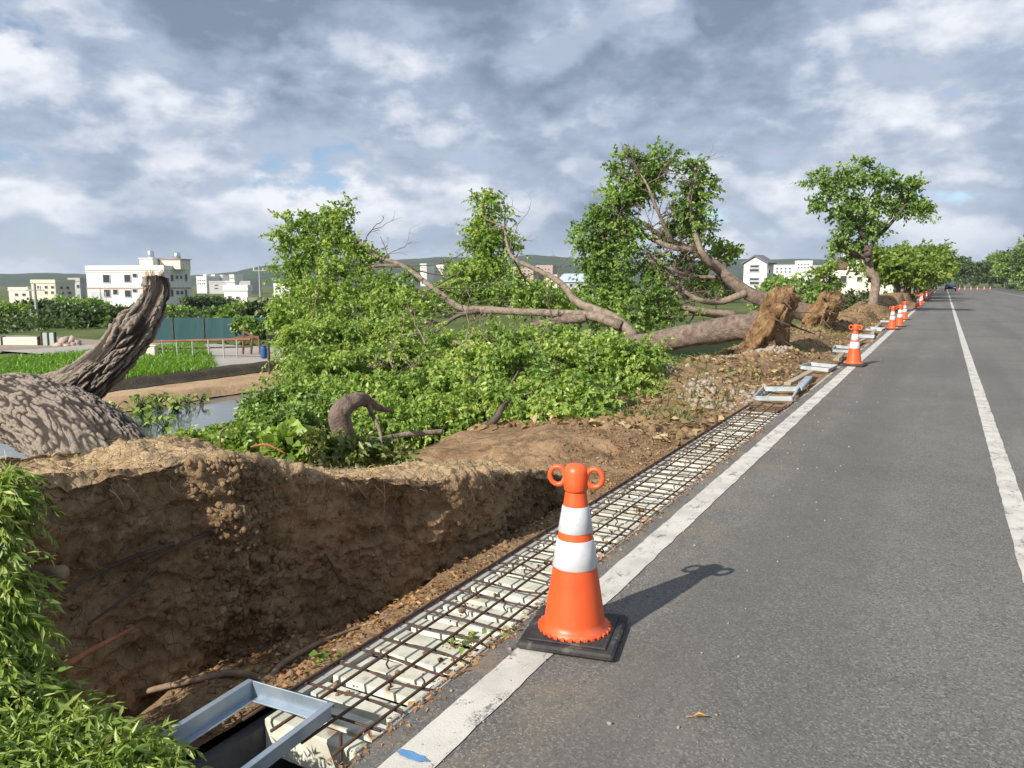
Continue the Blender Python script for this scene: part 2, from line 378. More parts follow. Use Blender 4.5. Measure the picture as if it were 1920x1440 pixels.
M['bark_dark'] = mat('dark bark', [(0.05, 0.036, 0.03), (0.13, 0.10, 0.08)], 6, 7, 0.92, 0.8, 30, 0.02)
M['root'] = mat('root wood', [(0.16, 0.11, 0.07), (0.28, 0.205, 0.14)], 12, 6, 0.9, 0.6, 60, 0.01)
M['root_red'] = mat('reddish root wood', [(0.20, 0.075, 0.035), (0.36, 0.15, 0.07)], 12, 6, 0.85, 0.5, 60, 0.01)
M['wood_cut'] = mat('cut wood', [(0.40, 0.30, 0.20), (0.55, 0.44, 0.30)], 20, 6, 0.85, 0.3, 60, 0.005)
M['straw'] = leaf_mat('dry grass', (0.20, 0.13, 0.06), (0.34, 0.24, 0.12), (0.50, 0.39, 0.22), 0.2)
M['leaf_litter'] = leaf_mat('dry leaves', (0.16, 0.07, 0.03), (0.34, 0.17, 0.07), (0.52, 0.34, 0.15), 0.2)
M['leaf'] = leaf_mat('fresh leaves', (0.075, 0.145, 0.028), (0.185, 0.295, 0.054), (0.37, 0.48, 0.125), 0.36, (0.48, 0.36, 0.08))
M['leaf_b'] = leaf_mat('deep green leaves', (0.050, 0.105, 0.024), (0.130, 0.225, 0.045), (0.28, 0.39, 0.095), 0.32)
M['leaf_near'] = leaf_mat('narrow leaves', (0.08, 0.14, 0.024), (0.17, 0.26, 0.045), (0.34, 0.42, 0.11), 0.32, (0.48, 0.46, 0.15))
M['leaf_row'] = leaf_mat('yellow green leaves', (0.055, 0.105, 0.018), (0.135, 0.215, 0.032), (0.26, 0.33, 0.06), 0.36)
M['leaf_dark'] = leaf_mat('dark distant leaves', (0.022, 0.046, 0.014), (0.050, 0.090, 0.024), (0.10, 0.145, 0.04), 0.28)
M['rice'] = leaf_mat('young rice', (0.07, 0.16, 0.015), (0.13, 0.27, 0.02), (0.20, 0.36, 0.04), 0.4)
M['grass'] = leaf_mat('weedy grass', (0.05, 0.09, 0.02), (0.11, 0.16, 0.035), (0.24, 0.25, 0.08), 0.3)
M['stone'] = mat('rubble stone', [(0.22, 0.18, 0.14), (0.38, 0.33, 0.27)], 9, 6, 0.9, 0.4, 40, 0.02)
M['orange'] = mat('orange cone plastic', [(0.64, 0.080, 0.018), (0.74, 0.115, 0.028)], 5, 6, 0.42, 0.06, 60, 0.003, 0.5, speck=(7, 0.6, (0.42, 0.17, 0.10)))
M['cone_white'] = mat('white reflective sleeve', [(0.46, 0.47, 0.49), (0.66, 0.66, 0.68)], 9, 7, 0.4, 0.08, 60, 0.003, 0.5, speck=(9, 0.7, (0.36, 0.32, 0.28)))
M['black_rubber'] = mat('black rubber', [(0.018, 0.018, 0.02), (0.05, 0.048, 0.047)], 14, 6, 0.65, 0.3, 80, 0.004, speck=(16, 0.6, (0.14, 0.12, 0.10)))
def plain(name, c, rough=0.7, metal=0.0, var=0.12, sc=1.5):
    return mat(name, [tuple(x * (1 - var) for x in c), tuple(min(x * (1 + var), 0.95) for x in c)], sc, 6, rough, 0.08, sc * 8, 0.01, 0.3, metal)
M['white_wall'] = plain('white painted wall', (0.66, 0.655, 0.63), 0.8, var=0.06)
M['cream_wall'] = plain('cream wall', (0.64, 0.60, 0.51), 0.85, var=0.06)
M['yellow_wall'] = plain('pale yellow wall', (0.58, 0.55, 0.44), 0.85, var=0.06)
M['grey_wall'] = plain('grey wall', (0.40, 0.40, 0.40), 0.85)
M['pink_wall'] = plain('pink brick wall', (0.40, 0.30, 0.265), 0.85)
M['band'] = plain('brown trim band', (0.42, 0.26, 0.20), 0.8)
M['roof_grey'] = plain('grey roof tiles', (0.14, 0.14, 0.16), 0.7)
M['roof_brown'] = plain('brown roof', (0.16, 0.09, 0.065), 0.7)
M['blue_roof'] = plain('pale blue metal roof', (0.40, 0.46, 0.58), 0.5)
M['glass'] = plain('dark window glass', (0.05, 0.055, 0.065), 0.12)
M['frame'] = plain('window frame', (0.45, 0.46, 0.47), 0.5)
M['steel'] = plain('stainless steel', (0.55, 0.56, 0.58), 0.35, 0.8)
M['olive'] = plain('olive sheet wall', (0.20, 0.23, 0.12), 0.7)
M['net'] = mat('teal shade net', [(0.028, 0.075, 0.085), (0.05, 0.115, 0.12)], 2, 6, 0.9, 0.5, 20, 0.02, stretch=(1, 1, 0.2))
M['rust'] = plain('rusty steel', (0.20, 0.10, 0.06), 0.85, var=0.3)
M['wood_post'] = plain('weathered timber', (0.36, 0.28, 0.20), 0.9, var=0.25)
M['pole'] = plain('concrete pole', (0.36, 0.35, 0.33), 0.85)
M['green_sheet'] = plain('pale green steel sheet', (0.36, 0.44, 0.40), 0.6)
M['blue_plastic'] = plain('blue plastic', (0.03, 0.10, 0.28), 0.5)
M['car_paint'] = plain('dark blue car paint', (0.02, 0.03, 0.055), 0.25)
M['tyre'] = plain('tyre rubber', (0.02, 0.02, 0.02), 0.85)
M['lamp_glass'] = plain('headlight glass', (0.75, 0.76, 0.78), 0.15)
M['hill'] = mat('forested hill', [(0.018, 0.034, 0.018), (0.035, 0.060, 0.028), (0.055, 0.080, 0.038)], 0.012, 8, 0.95, 0.8, 0.06, 6.0, 0.1)
mt, t, b = mat_base('pond water'); N, m, mr, noise, mix, put = node_tools(t)
b.inputs['Base Color'].default_value = (0.10, 0.115, 0.11, 1); b.inputs['Roughness'].default_value = 0.06; b.inputs['Specular IOR Level'].default_value = 0.9; b.inputs['IOR'].default_value = 1.45
tc = N('ShaderNodeTexCoord'); bn = N('ShaderNodeBump'); bn.inputs['Strength'].default_value = 0.12; bn.inputs['Distance'].default_value = 0.02
t.links.new(noise(tc.outputs['Object'], 6, 4, 0.6), bn.inputs['Height']); t.links.new(bn.outputs[0], b.inputs['Normal'])
M['water'] = mt

# ================================================================== SETTING
def interp(x, pts):
    p = np.array(pts, float); return np.interp(x, p[:, 0], p[:, 1])
def field_z(x, y):
    s = -x
    a = interp(s, [(-4000, 0.1), (-13.9, 0.05), (-13.3, -0.5), (2.0, -0.55), (2.2, -0.6), (5.0, -0.6), (6.3, -1.25), (12.7, -1.25), (12.95, -0.80), (14.4, -0.78), (14.6, -0.53), (24, -0.56), (26, -0.8), (40, -1.1), (110, -3.2), (300, -4.2), (4000, -6)])
    b = interp(s, [(-4000, 0.1), (-13.9, 0.05), (-13.3, -0.5), (2.0, -0.55), (2.2, -0.6), (5.0, -0.6), (6.3, -0.8), (25, -0.8), (40, -1.1), (110, -3.2), (300, -4.2), (4000, -6)])
    k = sstep(y, 15.2, 15.8); z = a * (1 - k) + b * k
    return z + np.where((s > 16) , 0.10 * (fbm(np.stack([x, y, 0 * x], -1).reshape(-1, 3), 0.35, 3).reshape(x.shape) - 0.5), 0) 
gx = np.unique(np.concatenate([-np.geomspace(26, 3300, 46), np.arange(-26, -5, 0.35), [-5, -2.2, -2.0, 0, 4, 9.3, 13.3, 13.9], np.geomspace(14.5, 3300, 30)]))
gy = np.unique(np.concatenate([-np.geomspace(6, 600, 14)[::-1], np.arange(-6, 30, 0.35), np.geomspace(30, 3300, 60)]))
GX, GY = np.meshgrid(gx, gy, indexing='ij')
o = obj('ground', np.stack([GX, GY, field_z(GX, GY)], -1).reshape(-1, 3), grid_faces(len(gx), len(gy)), M['ground'], smooth=True); tag(o, kind='structure')

# road slab with paint
ry = np.concatenate([np.linspace(-6, 40, 60), np.geomspace(41, 420, 50)])
def road_shift(y): return -0.0008 * np.maximum(np.asarray(y, float) - 230, 0) ** 2          # the road bends gently left far away
prof = [(-1.58, -0.6), (-1.58, -0.03), (-1.53, 0.0), (0, 0.0), (4, 0.0), (13.2, 0.0), (13.25, -0.3)]
V = np.array([[x + road_shift(y), y, z] for y in ry for x, z in prof]); 
road = obj('road', V, grid_faces(len(ry), len(prof))[:, ::-1], M['asphalt']); tag(road, kind='structure')
def stripe(name, x0, w, y0, y1, mt, step=0.03, rag=0.008, z=0.004):
    ys = np.concatenate([np.arange(y0, min(y1, 14), step), np.arange(14, y1, 1.0)]) if y1 > 14 else np.arange(y0, y1, step)
    rg = lambda q: rag * 2 * (fbm(np.stack([0 * ys + q, ys, 0 * ys], 1), 9, 4) - 0.5)
    sh = road_shift(ys)
    L = np.stack([x0 - w / 2 + rg(3.3) + sh, ys, 0 * ys + z], 1); Rr = np.stack([x0 + w / 2 + rg(8.8) + sh, ys, 0 * ys + z], 1)
    return obj(name, np.stack([L, Rr], 1).reshape(-1, 3), grid_faces(len(ys), 2)[:, ::-1], mt, road)
stripe('edge_line', -1.37, 0.15, -2, 240, M['paint'])
stripe('lane_line', 0.505, 0.13, 0.5, 300, M['paint'])
stripe('lane_line', 7.6, 0.12, 60, 300, M['paint'])
bm = MB(); ang = np.linspace(0, 2 * np.pi, 40, endpoint=False); c = gnd(772, 1421)
rr = 0.055 * (0.6 + 0.7 * fbm(np.stack([np.cos(ang) * 2, np.sin(ang) * 2, 0 * ang], 1), 2, 3))
bm.add([(c[0] + 1.1 * r_ * math.cos(a_), c[1] + 0.35 * r_ * math.sin(a_), 0.008) for r_, a_ in zip(rr, ang)], [tuple(range(40))])
bm.build('paint_mark', M['blue_paint'], road)

# verge of torn soil between drain and fields
mounds = [(-3.3, 11.4, .30, 1.1), (-2.7, 13.2, .22, .8), (-2.75, 15.6, .25, .8), (-2.8, 19.6, .38, 1.2), (-3.2, 22.4, .30, 1.0), (-2.8, 27, .42, 1.5), (-2.7, 33, .50, 1.8), (-2.8, 41, .45, 1.6), (-2.9, 49, .75, 2.6), (-3, 58, .8, 3), (-3, 70, .8, 4), (-2.9, 6.6, .10, .8)]
def foot_x(y): return interp(y, [(0.4, -3.05), (1.5, -3.0), (2.0, -2.92), (2.6, -2.75), (3.2, -2.5), (3.9, -2.40), (4.7, -2.42), (5.3, -2.6), (6.2, -3.3)])
def verge_z(x, y):
    s = -x; shp = x.shape; P = np.stack([x, y, 0 * x], -1).reshape(-1, 3)
    z = interp(s, [(2.0, -0.035), (2.2, -0.03), (2.7, -0.02), (4.3, -0.06), (6.45, -0.98), (8, -1.2)])
    amp = sstep(s, 2.06, 2.55)
    z = z + amp * (0.22 * (fbm(P, 0.9, 4).reshape(shp) - 0.5) + 0.10 * (fbm(P, 4.5, 4).reshape(shp) - 0.5)) + (0.3 + 0.7 * amp) * 0.045 * (fbm(P + 9, 17, 3).reshape(shp) - 0.5)
    for mx, my, h, r in mounds: z = z + amp * h * np.exp(-(((x - mx) / r * 1.3) ** 2 + ((y - my) / r / 1.3) ** 2))
    fx = foot_x(y); d = x - fx
    near = sstep(y, 0.2, 1.2) * (1 - sstep(y, 4.9, 5.8))
    z = z - near * 0.22 * np.exp(-(np.maximum(d, 0) / 0.22) ** 2) * sstep(s, 2.1, 2.5)
    z = z - near * 0.12 * sstep(s, 2.08, 2.4) * (1 - sstep(y, 2.6, 3.4))
    return z
vx = np.unique(np.concatenate([np.linspace(-6.9, -3.6, 60), np.arange(-3.6, -2.07, 0.016), [-2.07]]))
vy = np.concatenate([np.arange(-8, -0.5, 0.15), np.arange(-0.5, 6.5, 0.02), np.arange(6.5, 30, 0.06), np.arange(30, 60, 0.2), np.arange(60, 150, 1.0)])
VX, VY = np.meshgrid(vx, vy, indexing='ij')
verge = obj('verge_soil', np.stack([VX, VY, verge_z(VX, VY)], -1).reshape(-1, 3), grid_faces(len(vx), len(vy)), M['soil'], smooth=True); tag(verge, kind='structure')
def vz(x, y): return float(verge_z(np.array([[x]], float), np.array([[y]], float))[0, 0])

# drain beside the road: concrete channel, pale ribbed floor, open pit at the near end
dr = MB()
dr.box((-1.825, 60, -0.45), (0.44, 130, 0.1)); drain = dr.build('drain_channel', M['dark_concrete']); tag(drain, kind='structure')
kb = MB(); kb.box((-2.065, 34, -0.25), (0.05, 64, 0.40)); kb.build('channel_wall', M['concrete'], drain)
kb = MB(); kb.box((-1.60, 34, -0.24), (0.034, 64, 0.41)); kb.build('channel_wall', M['concrete'], drain)
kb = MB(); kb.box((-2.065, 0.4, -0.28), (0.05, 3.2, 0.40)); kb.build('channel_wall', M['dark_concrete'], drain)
kb = MB(); kb.box((-1.84, 1.05, -0.33), (0.18, 2.0, 0.14), rx=R(2), ry=R(-28)); kb.build('haunch', M['concrete'], drain)
kb = MB(); kb.box((-1.83, 1.86, -0.12), (0.42, 0.07, 0.14), bev=0.008); kb.build('cross_beam', M['deck'], drain)

fxs = np.linspace(-2.06, -1.60, 14); fys = np.concatenate([np.arange(9.75, 26, .05), np.arange(26, 70, .4)]); FX, FY = np.meshgrid(fxs, fys, indexing='ij'); FP = np.stack([FX, FY, 0 * FX], -1).reshape(-1, 3)
FZ = -0.075 + 0.15 * (fbm(FP, 2.2, 4) - .5) + 0.05 * (fbm(FP, 14, 3) - .5) + .035 * sstep(np.abs(FP[:, 0] + 1.83), .12, .23)
obj('drain_fill', np.column_stack([FP[:, :2], FZ]), grid_faces(len(fxs), len(fys)), M['soil'], drain, smooth=True)
# water, bare soil strip, bank, track
o = obj('pond', [(-6.0, -12, -0.83), (-6.0, 15.4, -0.83), (-12.95, 15.4, -0.83), (-12.95, -12, -0.83)], [(0, 1, 2, 3)], M['water']); tag(o, kind='structure')
def patch(name, x0, x1, y0, y1, z, amp, res, mt, freq=2.0, edge=0.3):
    xs = np.arange(x0, x1 + res / 2, res); ys = np.arange(y0, y1 + res / 2, res); X, Y = np.meshgrid(xs, ys, indexing='ij')
    e_ = edge * (fbm(np.stack([0 * X, Y, 0 * X], -1).reshape(-1, 3), 1.1, 3).reshape(X.shape) - 0.5)
    t_ = np.minimum(sstep(X - x0, 0, 0.35), sstep(x1 - X, 0, 0.35))
    Z = z + amp * (fbm(np.stack([X, Y, 0 * X], -1).reshape(-1, 3), freq, 4).reshape(X.shape) - 0.5) - (1 - t_) * 0.16
    o = obj(name, np.stack([X + e_, Y, Z], -1).reshape(-1, 3), grid_faces(len(xs), len(ys)), mt, smooth=True); return tag(o, kind='structure')
patch('bare_soil', -14.6, -12.8, -14, 15.6, -0.65, 0.05, 0.12, M['field_soil'], edge=0.2)
patch('field_bank', -15.3, -14.35, -14, 15.3, -0.48, 0.05, 0.10, mat('dark bank soil', [(0.025, 0.022, 0.016), (0.07, 0.055, 0.035)], 2, 7, 0.9, 0.6, 12, 0.05), edge=0.15)  # dark soil colour along the edge of the rice terrace
patch('field_track', -24.5, -14.5, 12.5, 17.4, -0.50, 0.03, 0.3, M['path'], edge=0.5)

patch('farm_yard', -34, -21.7, 2, 18, -0.66, 0.05, 0.4, mat('trodden yard soil', [(0.20, 0.16, 0.12), (0.30, 0.25, 0.20)], 0.6, 8, 0.95, 0.4, 6, 0.05), edge=0.8)
# hills on the horizon
prof_px = [(-700, 512), (-300, 508), (0, 514), (80, 511), (160, 514), (350, 519), (430, 511), (500, 498), (600, 492), (740, 487), (830, 482), (940, 483), (1000, 477), (1080, 484), (1200, 490), (1400, 486), (1500, 485), (1580, 488), (1700, 500), (1900, 514), (2300, 518), (2700, 512)]
pxs = np.linspace(-700, 2700, 420); ytop = interp(pxs, prof_px) + 2.6 * (fbm(np.stack([pxs, 0 * pxs, 0 * pxs], 1), 0.05, 4) - 0.5)
rows = [(1150, 0.0), (1250, 0.12), (1380, 0.38), (1520, 0.66), (1650, 0.88), (1800, 1.0), (2100, 0.8), (2600, 0.1)]
HV = []
for k, (D, h) in enumerate(rows):
    for i, (px, yt) in enumerate(zip(pxs, ytop)):
        pt = at(px, yt, 1800.0); zt = pt[2]; q = pt[:2] * D / 1800.0
        HV.append((q[0], q[1], -7 + (zt + 7) * h))
HV = np.array(HV); inner = np.zeros(len(HV), bool); inner[len(pxs):-len(pxs)] = True; inner[5 * len(pxs):6 * len(pxs)] = False
HV[inner, 2] += 14 * (fbm(HV[inner], 0.006, 4) - 0.5)
o = obj('hills', HV, grid_faces(len(rows), len(pxs)), M['hill'], smooth=True); tag(o, kind='structure')

# ================================================================== FOLIAGE TOOLS
def leaf_mesh(pos, d, nrm, L, Wd, fold=0.25):
    d = unit(d); s_ = unit(np.cross(d, nrm)); n_ = np.cross(s_, d); L = L[:, None]; Wd = Wd[:, None]
    mid = pos + d * L * 0.45
    V = np.stack([pos, mid + s_ * Wd + n_ * Wd * fold, pos + d * L - n_ * L * 0.12, mid - s_ * Wd + n_ * Wd * fold], 1).reshape(-1, 3)
    b_ = np.arange(len(pos)) * 4
    Fc = np.concatenate([np.stack([b_, b_ + 1, b_ + 2], 1), np.stack([b_, b_ + 2, b_ + 3], 1)])
    return V, Fc
def foliage(clumps, leaf=0.09, wid=0.34, per=9, sprig=0.28, dens=60, droop=0.35, sub=7, g=None, bias=0.30, fat=0.20):
    """leaves on short sprigs set along boughs that fan out of each clump and sag at the tip; clumps are (centre, radii, weight)"""
    g = g or rng; P = []; Dv = []; tint = []; sub = int(sub * 1.6); dens = dens * 0.55
    for c, r, w in clumps:
        c = np.array(c, float); r = np.array(r, float)
        for k in range(sub):
            v = unit(g.normal(size=3) + np.array([0, 0, 0.25])); ln = 0.75 + 0.75 * g.random() ** 1.5; n = max(3, int(dens * w * (0.4 + 1.0 * g.random())))
            bend = g.normal(size=3) * 0.25; t0 = 0.12 + 0.88 * g.random(n) ** 0.75
            ax = c + (v[None] * t0[:, None] + bend[None] * (t0 ** 2)[:, None]) * r * ln; ax[:, 2] -= droop * 0.55 * r[2] * ln * t0 ** 2
            rr = fat * (1.25 - 0.75 * t0)[:, None] * r * (0.7 + 0.6 * g.random())
            u = unit(g.normal(size=(n, 3))); P.append(ax + u * rr * g.random((n, 1)) ** 0.4)
            Dv.append(unit(v[None] * 0.55 + u * 0.65 + g.normal(size=(n, 3)) * 0.35 + np.array([0, 0, 0.1]))); tint.append(np.full(n, g.random()))
    P = np.vstack(P); Dv = np.vstack(Dv); tint = np.concatenate(tint); n = len(P)
    t_ = np.tile(np.linspace(0.15, 1, per), n); i = np.repeat(np.arange(n), per)
    sl = sprig * (0.6 + 0.8 * g.random(n))
    pos = P[i] + Dv[i] * (t_ * sl[i])[:, None] + np.array([0, 0, -1.0]) * (droop * 0.5 * sl[i] * t_ ** 2)[:, None]
    ld = Dv[i] * 0.55 + unit(g.normal(size=(len(i), 3))) * 0.85 + np.array([0, 0, -droop])
    nr = g.normal(size=(len(i), 3)) * 0.85 + np.array([0, 0, 0.8]) + sun_to * 0.45
    L = leaf * (0.65 + 0.7 * g.random(len(i)))
    V, Fc = leaf_mesh(pos, ld, nr, L, L * wid * (0.8 + 0.4 * g.random(len(i))))
    a = np.clip(0.10 + bias * tint[i] * 1.7 + 0.50 * g.random(len(i)), 0, 0.94); a[g.random(len(i)) < 0.008] = 1.0
    return V, Fc, np.repeat(a, 4)
def pxclump(px, py, D, rx, ry, w=1.0, rd=None):
    k = D / F; return (at(px, py, D), (rx * k, (rd if rd is not None else (rx + ry) / 2) * k, ry * k), w)
def crown(name, cl, parent, mt, **k):
    V, Fc, a = foliage(cl, **k); o = obj(name, V, Fc, mt, parent, attr=a); o['kind'] = 'stuff'; return o
def limb(parent, name, pts, rad, mt, n=20, k=9, wob=0.0):
    V, Fl = limb_mesh(pts, rad, n, k, wob); return obj(name, V, Fl, mt, parent, smooth=True)
def twigs_to(parent, name, starts, cl, mt, r0=0.02, g=None):
    """thin branches running from limb points into the clumps, one mesh (too fine to pick apart)"""
    g = g or rng; bm = MB()
    S_ = np.array(starts)
    for c, r, w in cl:
        j = int(np.argmin(np.linalg.norm(S_ - c, axis=1))); a_ = S_[j]; c = np.array(c)
        mid = (a_ + c) / 2 + g.normal(size=3) * np.linalg.norm(c - a_) * 0.10
        P, rr = smooth_path([a_, mid, c], [r0, r0 * .75, r0 * .5], 7); bm.tube(P, rr, 5, False)
        for q in range(5):
            e_ = c + unit(g.normal(size=3)) * np.array(r) * 0.95; m2 = (c + e_) / 2 + g.normal(size=3) * 0.05
            P, rr = smooth_path([c - (c - mid) * 0.3 * g.random(), m2, e_], [r0 * .5, r0 * .35, r0 * .15], 5); bm.tube(P, rr, 4, False)
    o = bm.build(name, mt, parent, smooth=True); o['kind'] = 'stuff'; return o

# ================================================================== NEAREST FALLEN TREE (root plate, trunk, broken limb)
T1 = thing('fallen_tree', (-3.0, 2.2, -0.2), 'nearest uprooted tree with wide shaded earth root plate and broken furrowed limb', 'tree', 'uprooted roadside trees')
# root plate: cross-section swept along the foot of the face
sy_ = np.linspace(1.28, 5.35, 430)
h_ = interp(sy_, [(1.28, .50), (1.38, .70), (1.6, .79), (2.1, .76), (2.6, .64), (3.1, .50), (3.6, .42), (4.2, .34), (4.8, .20), (5.35, -.08)])
h_ = h_ + 0.11 * (fbm(np.stack([sy_, 0 * sy_, 0 * sy_], 1), 2.6, 3) - 0.5)
fx_ = foot_x(sy_)
tt = np.linspace(0, 1, 250)
# profile in (outward, height): face 0..0.55, ledge 0.55..0.82, back 0.82..1
po = np.interp(tt, [0, 0.10, 0.35, 0.52, 0.56, 0.60, 0.80, 0.86, 1.0], [-0.02, 0.02, 0.09, 0.135, 0.13, 0.07, -0.46, -0.58, -0.70])
ph = np.interp(tt, [0, 0.10, 0.35, 0.52, 0.56, 0.60, 0.80, 0.86, 1.0], [-0.42, -0.30, 0.35, 0.93, 1.0, 1.02, 1.05, 0.85, -0.4])
X = fx_[:, None] + po[None, :] * interp(sy_, [(1.28, .3), (1.5, 1), (5, 1), (5.35, .5)])[:, None]
Y = sy_[:, None] - 0.10 * po[None, :] + 0.0 * X
Z = np.where(ph[None, :] < 0, ph[None, :], ph[None, :] * h_[:, None])
PV = np.stack([X, Y, Z], -1)
idx = np.minimum(np.arange(430), 429 - np.arange(430)); we = np.sqrt(np.clip(1 - (1 - np.clip(idx / 22.0, 0, 1)) ** 2, 0.0004, 1)); cen = PV.mean(1, keepdims=True); PV = cen + (PV - cen) * we[:, None, None]      # both ends round off and close
du = np.gradient(PV, axis=0); dv = np.gradient(PV, axis=1); nr = unit(np.cross(dv, du)).reshape(-1, 3)
if nr.reshape(430, 250, 3)[200, 80, 0] < 0: nr = -nr
Pf = PV.reshape(-1, 3)
lump = fbm(Pf, 3.2, 4) - 0.5; clod = np.abs(fbm(Pf + 31, 8.5, 4) - 0.5); fine = fbm(Pf + 3, 34, 3) - 0.5
vein = np.exp(-((Pf[:, 1] - (2.30 + 0.16 * (Pf[:, 2] - 0.4) + 0.10 * np.sin(Pf[:, 2] * 7))) / 0.10) ** 2)      # crumbling rib down the face
col2 = np.exp(-((Pf[:, 1] - 3.35) / 0.16) ** 2)
gran = fbm(Pf + 77, 26, 2)
fm = 1 - sstep(np.tile(tt, 430), 0.44, 0.54); vein = vein * fm; col2 = col2 * fm
disp = 0.14 * lump * (0.45 + 0.55 * fm) + 0.30 * (fbm(Pf + 61, 1.5, 2) - 0.5) - 0.20 * clod * (0.5 + 0.5 * fm) + 0.035 * fine + vein * (0.06 + 0.07 * (gran - 0.5)) + 0.03 * col2 * gran
PV2 = Pf + nr * disp[:, None]
tg = np.tile(tt, 430); dry = sstep(tg + 0.16 * (fbm(Pf + 5, 5, 4) - 0.5), 0.50, 0.60)  # mask for ledge and back: drier soil, with sunlit brightness put into colour
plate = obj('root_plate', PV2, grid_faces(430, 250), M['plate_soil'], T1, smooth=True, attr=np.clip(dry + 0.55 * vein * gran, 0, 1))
if np.mean([p.normal.x for p in list(plate.data.polygons)[200 * 249 + 60:200 * 249 + 90]]) < 0: plate.data.flip_normals()
PG = PV2.reshape(430, 250, 3); NG = nr.reshape(430, 250, 3)
def on_plate(y, t): i = int(np.clip((y - 1.28) / (5.35 - 1.28) * 429, 0, 429)); j = int(t * 249); return PG[i, j], NG[i, j]

def bark_tube(pts, rad, n, k, ridge, parent, name, mt, extra=None, fq=11):
    P, r = smooth_path(pts, rad, n); T_, U, B = frames(P); a = np.linspace(0, 2 * np.pi, k, endpoint=False)
    L_ = np.concatenate([[0], np.cumsum(np.linalg.norm(np.diff(P, axis=0), axis=1))])
    A, LL = np.meshgrid(a, L_); rr = r[:, None] * np.ones((1, k))
    # wavy longitudinal furrows broken into plates
    q = np.stack([np.cos(A) * 3.1 * rr / 0.2, np.sin(A) * 3.1 * rr / 0.2, LL * 2.2], -1).reshape(-1, 3)
    wob = fbm(q, 1.4, 2) - 0.5
    cx_, sx_ = np.cos(A).ravel() * rr.ravel(), np.sin(A).ravel() * rr.ravel(); l_ = LL.ravel()
    def rg(f1, f2, o_, a_): n_ = vnoise(np.stack([cx_ * f1 + a_ * wob, sx_ * f1 - a_ * wob, l_ * f2 + 2 * a_ * wob], 1) + o_); return np.abs(n_ - 0.5) * 2
    r1 = rg(fq * 2.4, fq * 0.55, 11.0, 1.6); r2 = rg(fq * 5.2, fq * 1.5, 37.0, 1.0); fl_ = fbm(np.stack([cx_, sx_, l_ * 0.5], 1), fq * 9.0, 3)
    rid = sstep(r1, 0.06, 0.42) * (0.45 + 0.55 * sstep(r2, 0.04, 0.36))
    val = rid * (0.45 + 0.85 * fl_)
    big = fbm(q * 0.6 + 4, 1.0, 2) - 0.5
    R2 = rr.ravel() * (1 + 0.15 * big) + ridge * (val - 0.5)
    if extra is not None: R2 = R2 * extra(A.ravel(), LL.ravel() / L_[-1])
    R2 = R2.reshape(n, k)
    V = P[:, None, :] + R2[..., None] * (np.cos(a)[None, :, None] * U[:, None, :] + np.sin(a)[None, :, None] * B[:, None, :])
    i, j = np.meshgrid(np.arange(n - 1), np.arange(k), indexing='ij')
    Fq = np.stack([i * k + j, i * k + (j + 1) % k, (i + 1) * k + (j + 1) % k, (i + 1) * k + j], -1).reshape(-1, 4)
    return obj(name, V.reshape(-1, 3), Fq, mt, parent, smooth=True, attr=np.clip(val, 0, 1.2)), P, r
bark_tube([(-3.17, 2.14, .34), (-3.26, 2.16, .47), (-3.45, 2.2, .60), (-3.8, 2.28, .72), (-4.5, 2.4, .79), (-5.6, 2.62, .66), (-7.2, 2.9, .45)], [.27, .275, .245, .222, .205, .19, .17], 700, 340, .013, T1, 'trunk', M['bark_near'], None, 19)
LP = [at(50, 795, 4.35), at(100, 756, 4.25), at(145, 728, 4.2), at(190, 690, 4.2), at(230, 650, 4.22), at(258, 615, 4.25), at(280, 581, 4.3), at(293, 548, 4.34), at(291, 522, 4.36)]
def knot(A, t): return 1 + 0.30 * np.exp(-((t - 0.74) / 0.07) ** 2) * (0.5 + 0.5 * np.cos(A - 0.6)) + 0.12 * np.exp(-((t - 0.55) / 0.08) ** 2) * np.cos(A + 1.5)
lb, LPs, lr = bark_tube(LP, [.19, .158, .126, .110, .101, .094, .076, .070, .064], 560, 230, .020, T1, 'broken_limb', M['bark_near'], knot, 12)
# splintered end of the limb
bm = MB(); e_ = LPs[-1]; ax = unit(LPs[-1] - LPs[-4]); u_ = unit(np.cross(ax, [0, 0, 1.0])); v_ = np.cross(ax, u_)
for k in range(34):
    a_ = rng.random() * 6.28; rr = 0.05 * math.sqrt(rng.random()); b0 = e_ + (u_ * math.cos(a_) + v_ * math.sin(a_)) * rr - ax * 0.05
    bm.tube(np.array([b0, b0 + ax * (0.05 + 0.05 * rng.random()) + rng.normal(size=3) * .006]), [0.012, 0.003], 5)
bm.build('splintered_end', M['wood_cut'], T1)
# roots: cut stub, diagonal dark roots, reddish root, surface root, hanging fibres
limb(T1, 'cut_root', [at(20, 1082, 2.85), at(60, 1076, 2.72), at(118, 1073, 2.62)], [.028, .027, .026], M['root'], 12, 12)
for pts, r in (([(330, 1015), (250, 1045), (160, 1090), (90, 1130)], .010), ([(430, 985), (360, 1010), (300, 1040), (240, 1070)], .008), ([(300, 1060), (240, 1120), (170, 1170)], .007), ([(520, 990), (600, 1030), (640, 1090)], .006)):
    P = []
    for (px, py) in pts:
        d = ray(px, py); o0 = np.array([0, 0, HC]); best = None
        for D in np.linspace(2.3, 4.2, 120):
            q = at(px, py, D)
            if q[0] < foot_x(q[1]) + 0.06 + 0.12 * np.clip(q[2] + 0.1, 0, 1) : best = q; break
        P.append(best if best is not None else at(px, py, 3.0))
    limb(T1, 'root', P, [r, r, r * .8, r * .5][:len(P)], M['bark_dark'], 30, 6, 0.05)
limb(T1, 'red_root', [at(105, 1262, 2.42), at(170, 1222, 2.55), at(252, 1178, 2.72)], [.013, .011, .006], M['root_red'], 24, 8, 0.03)
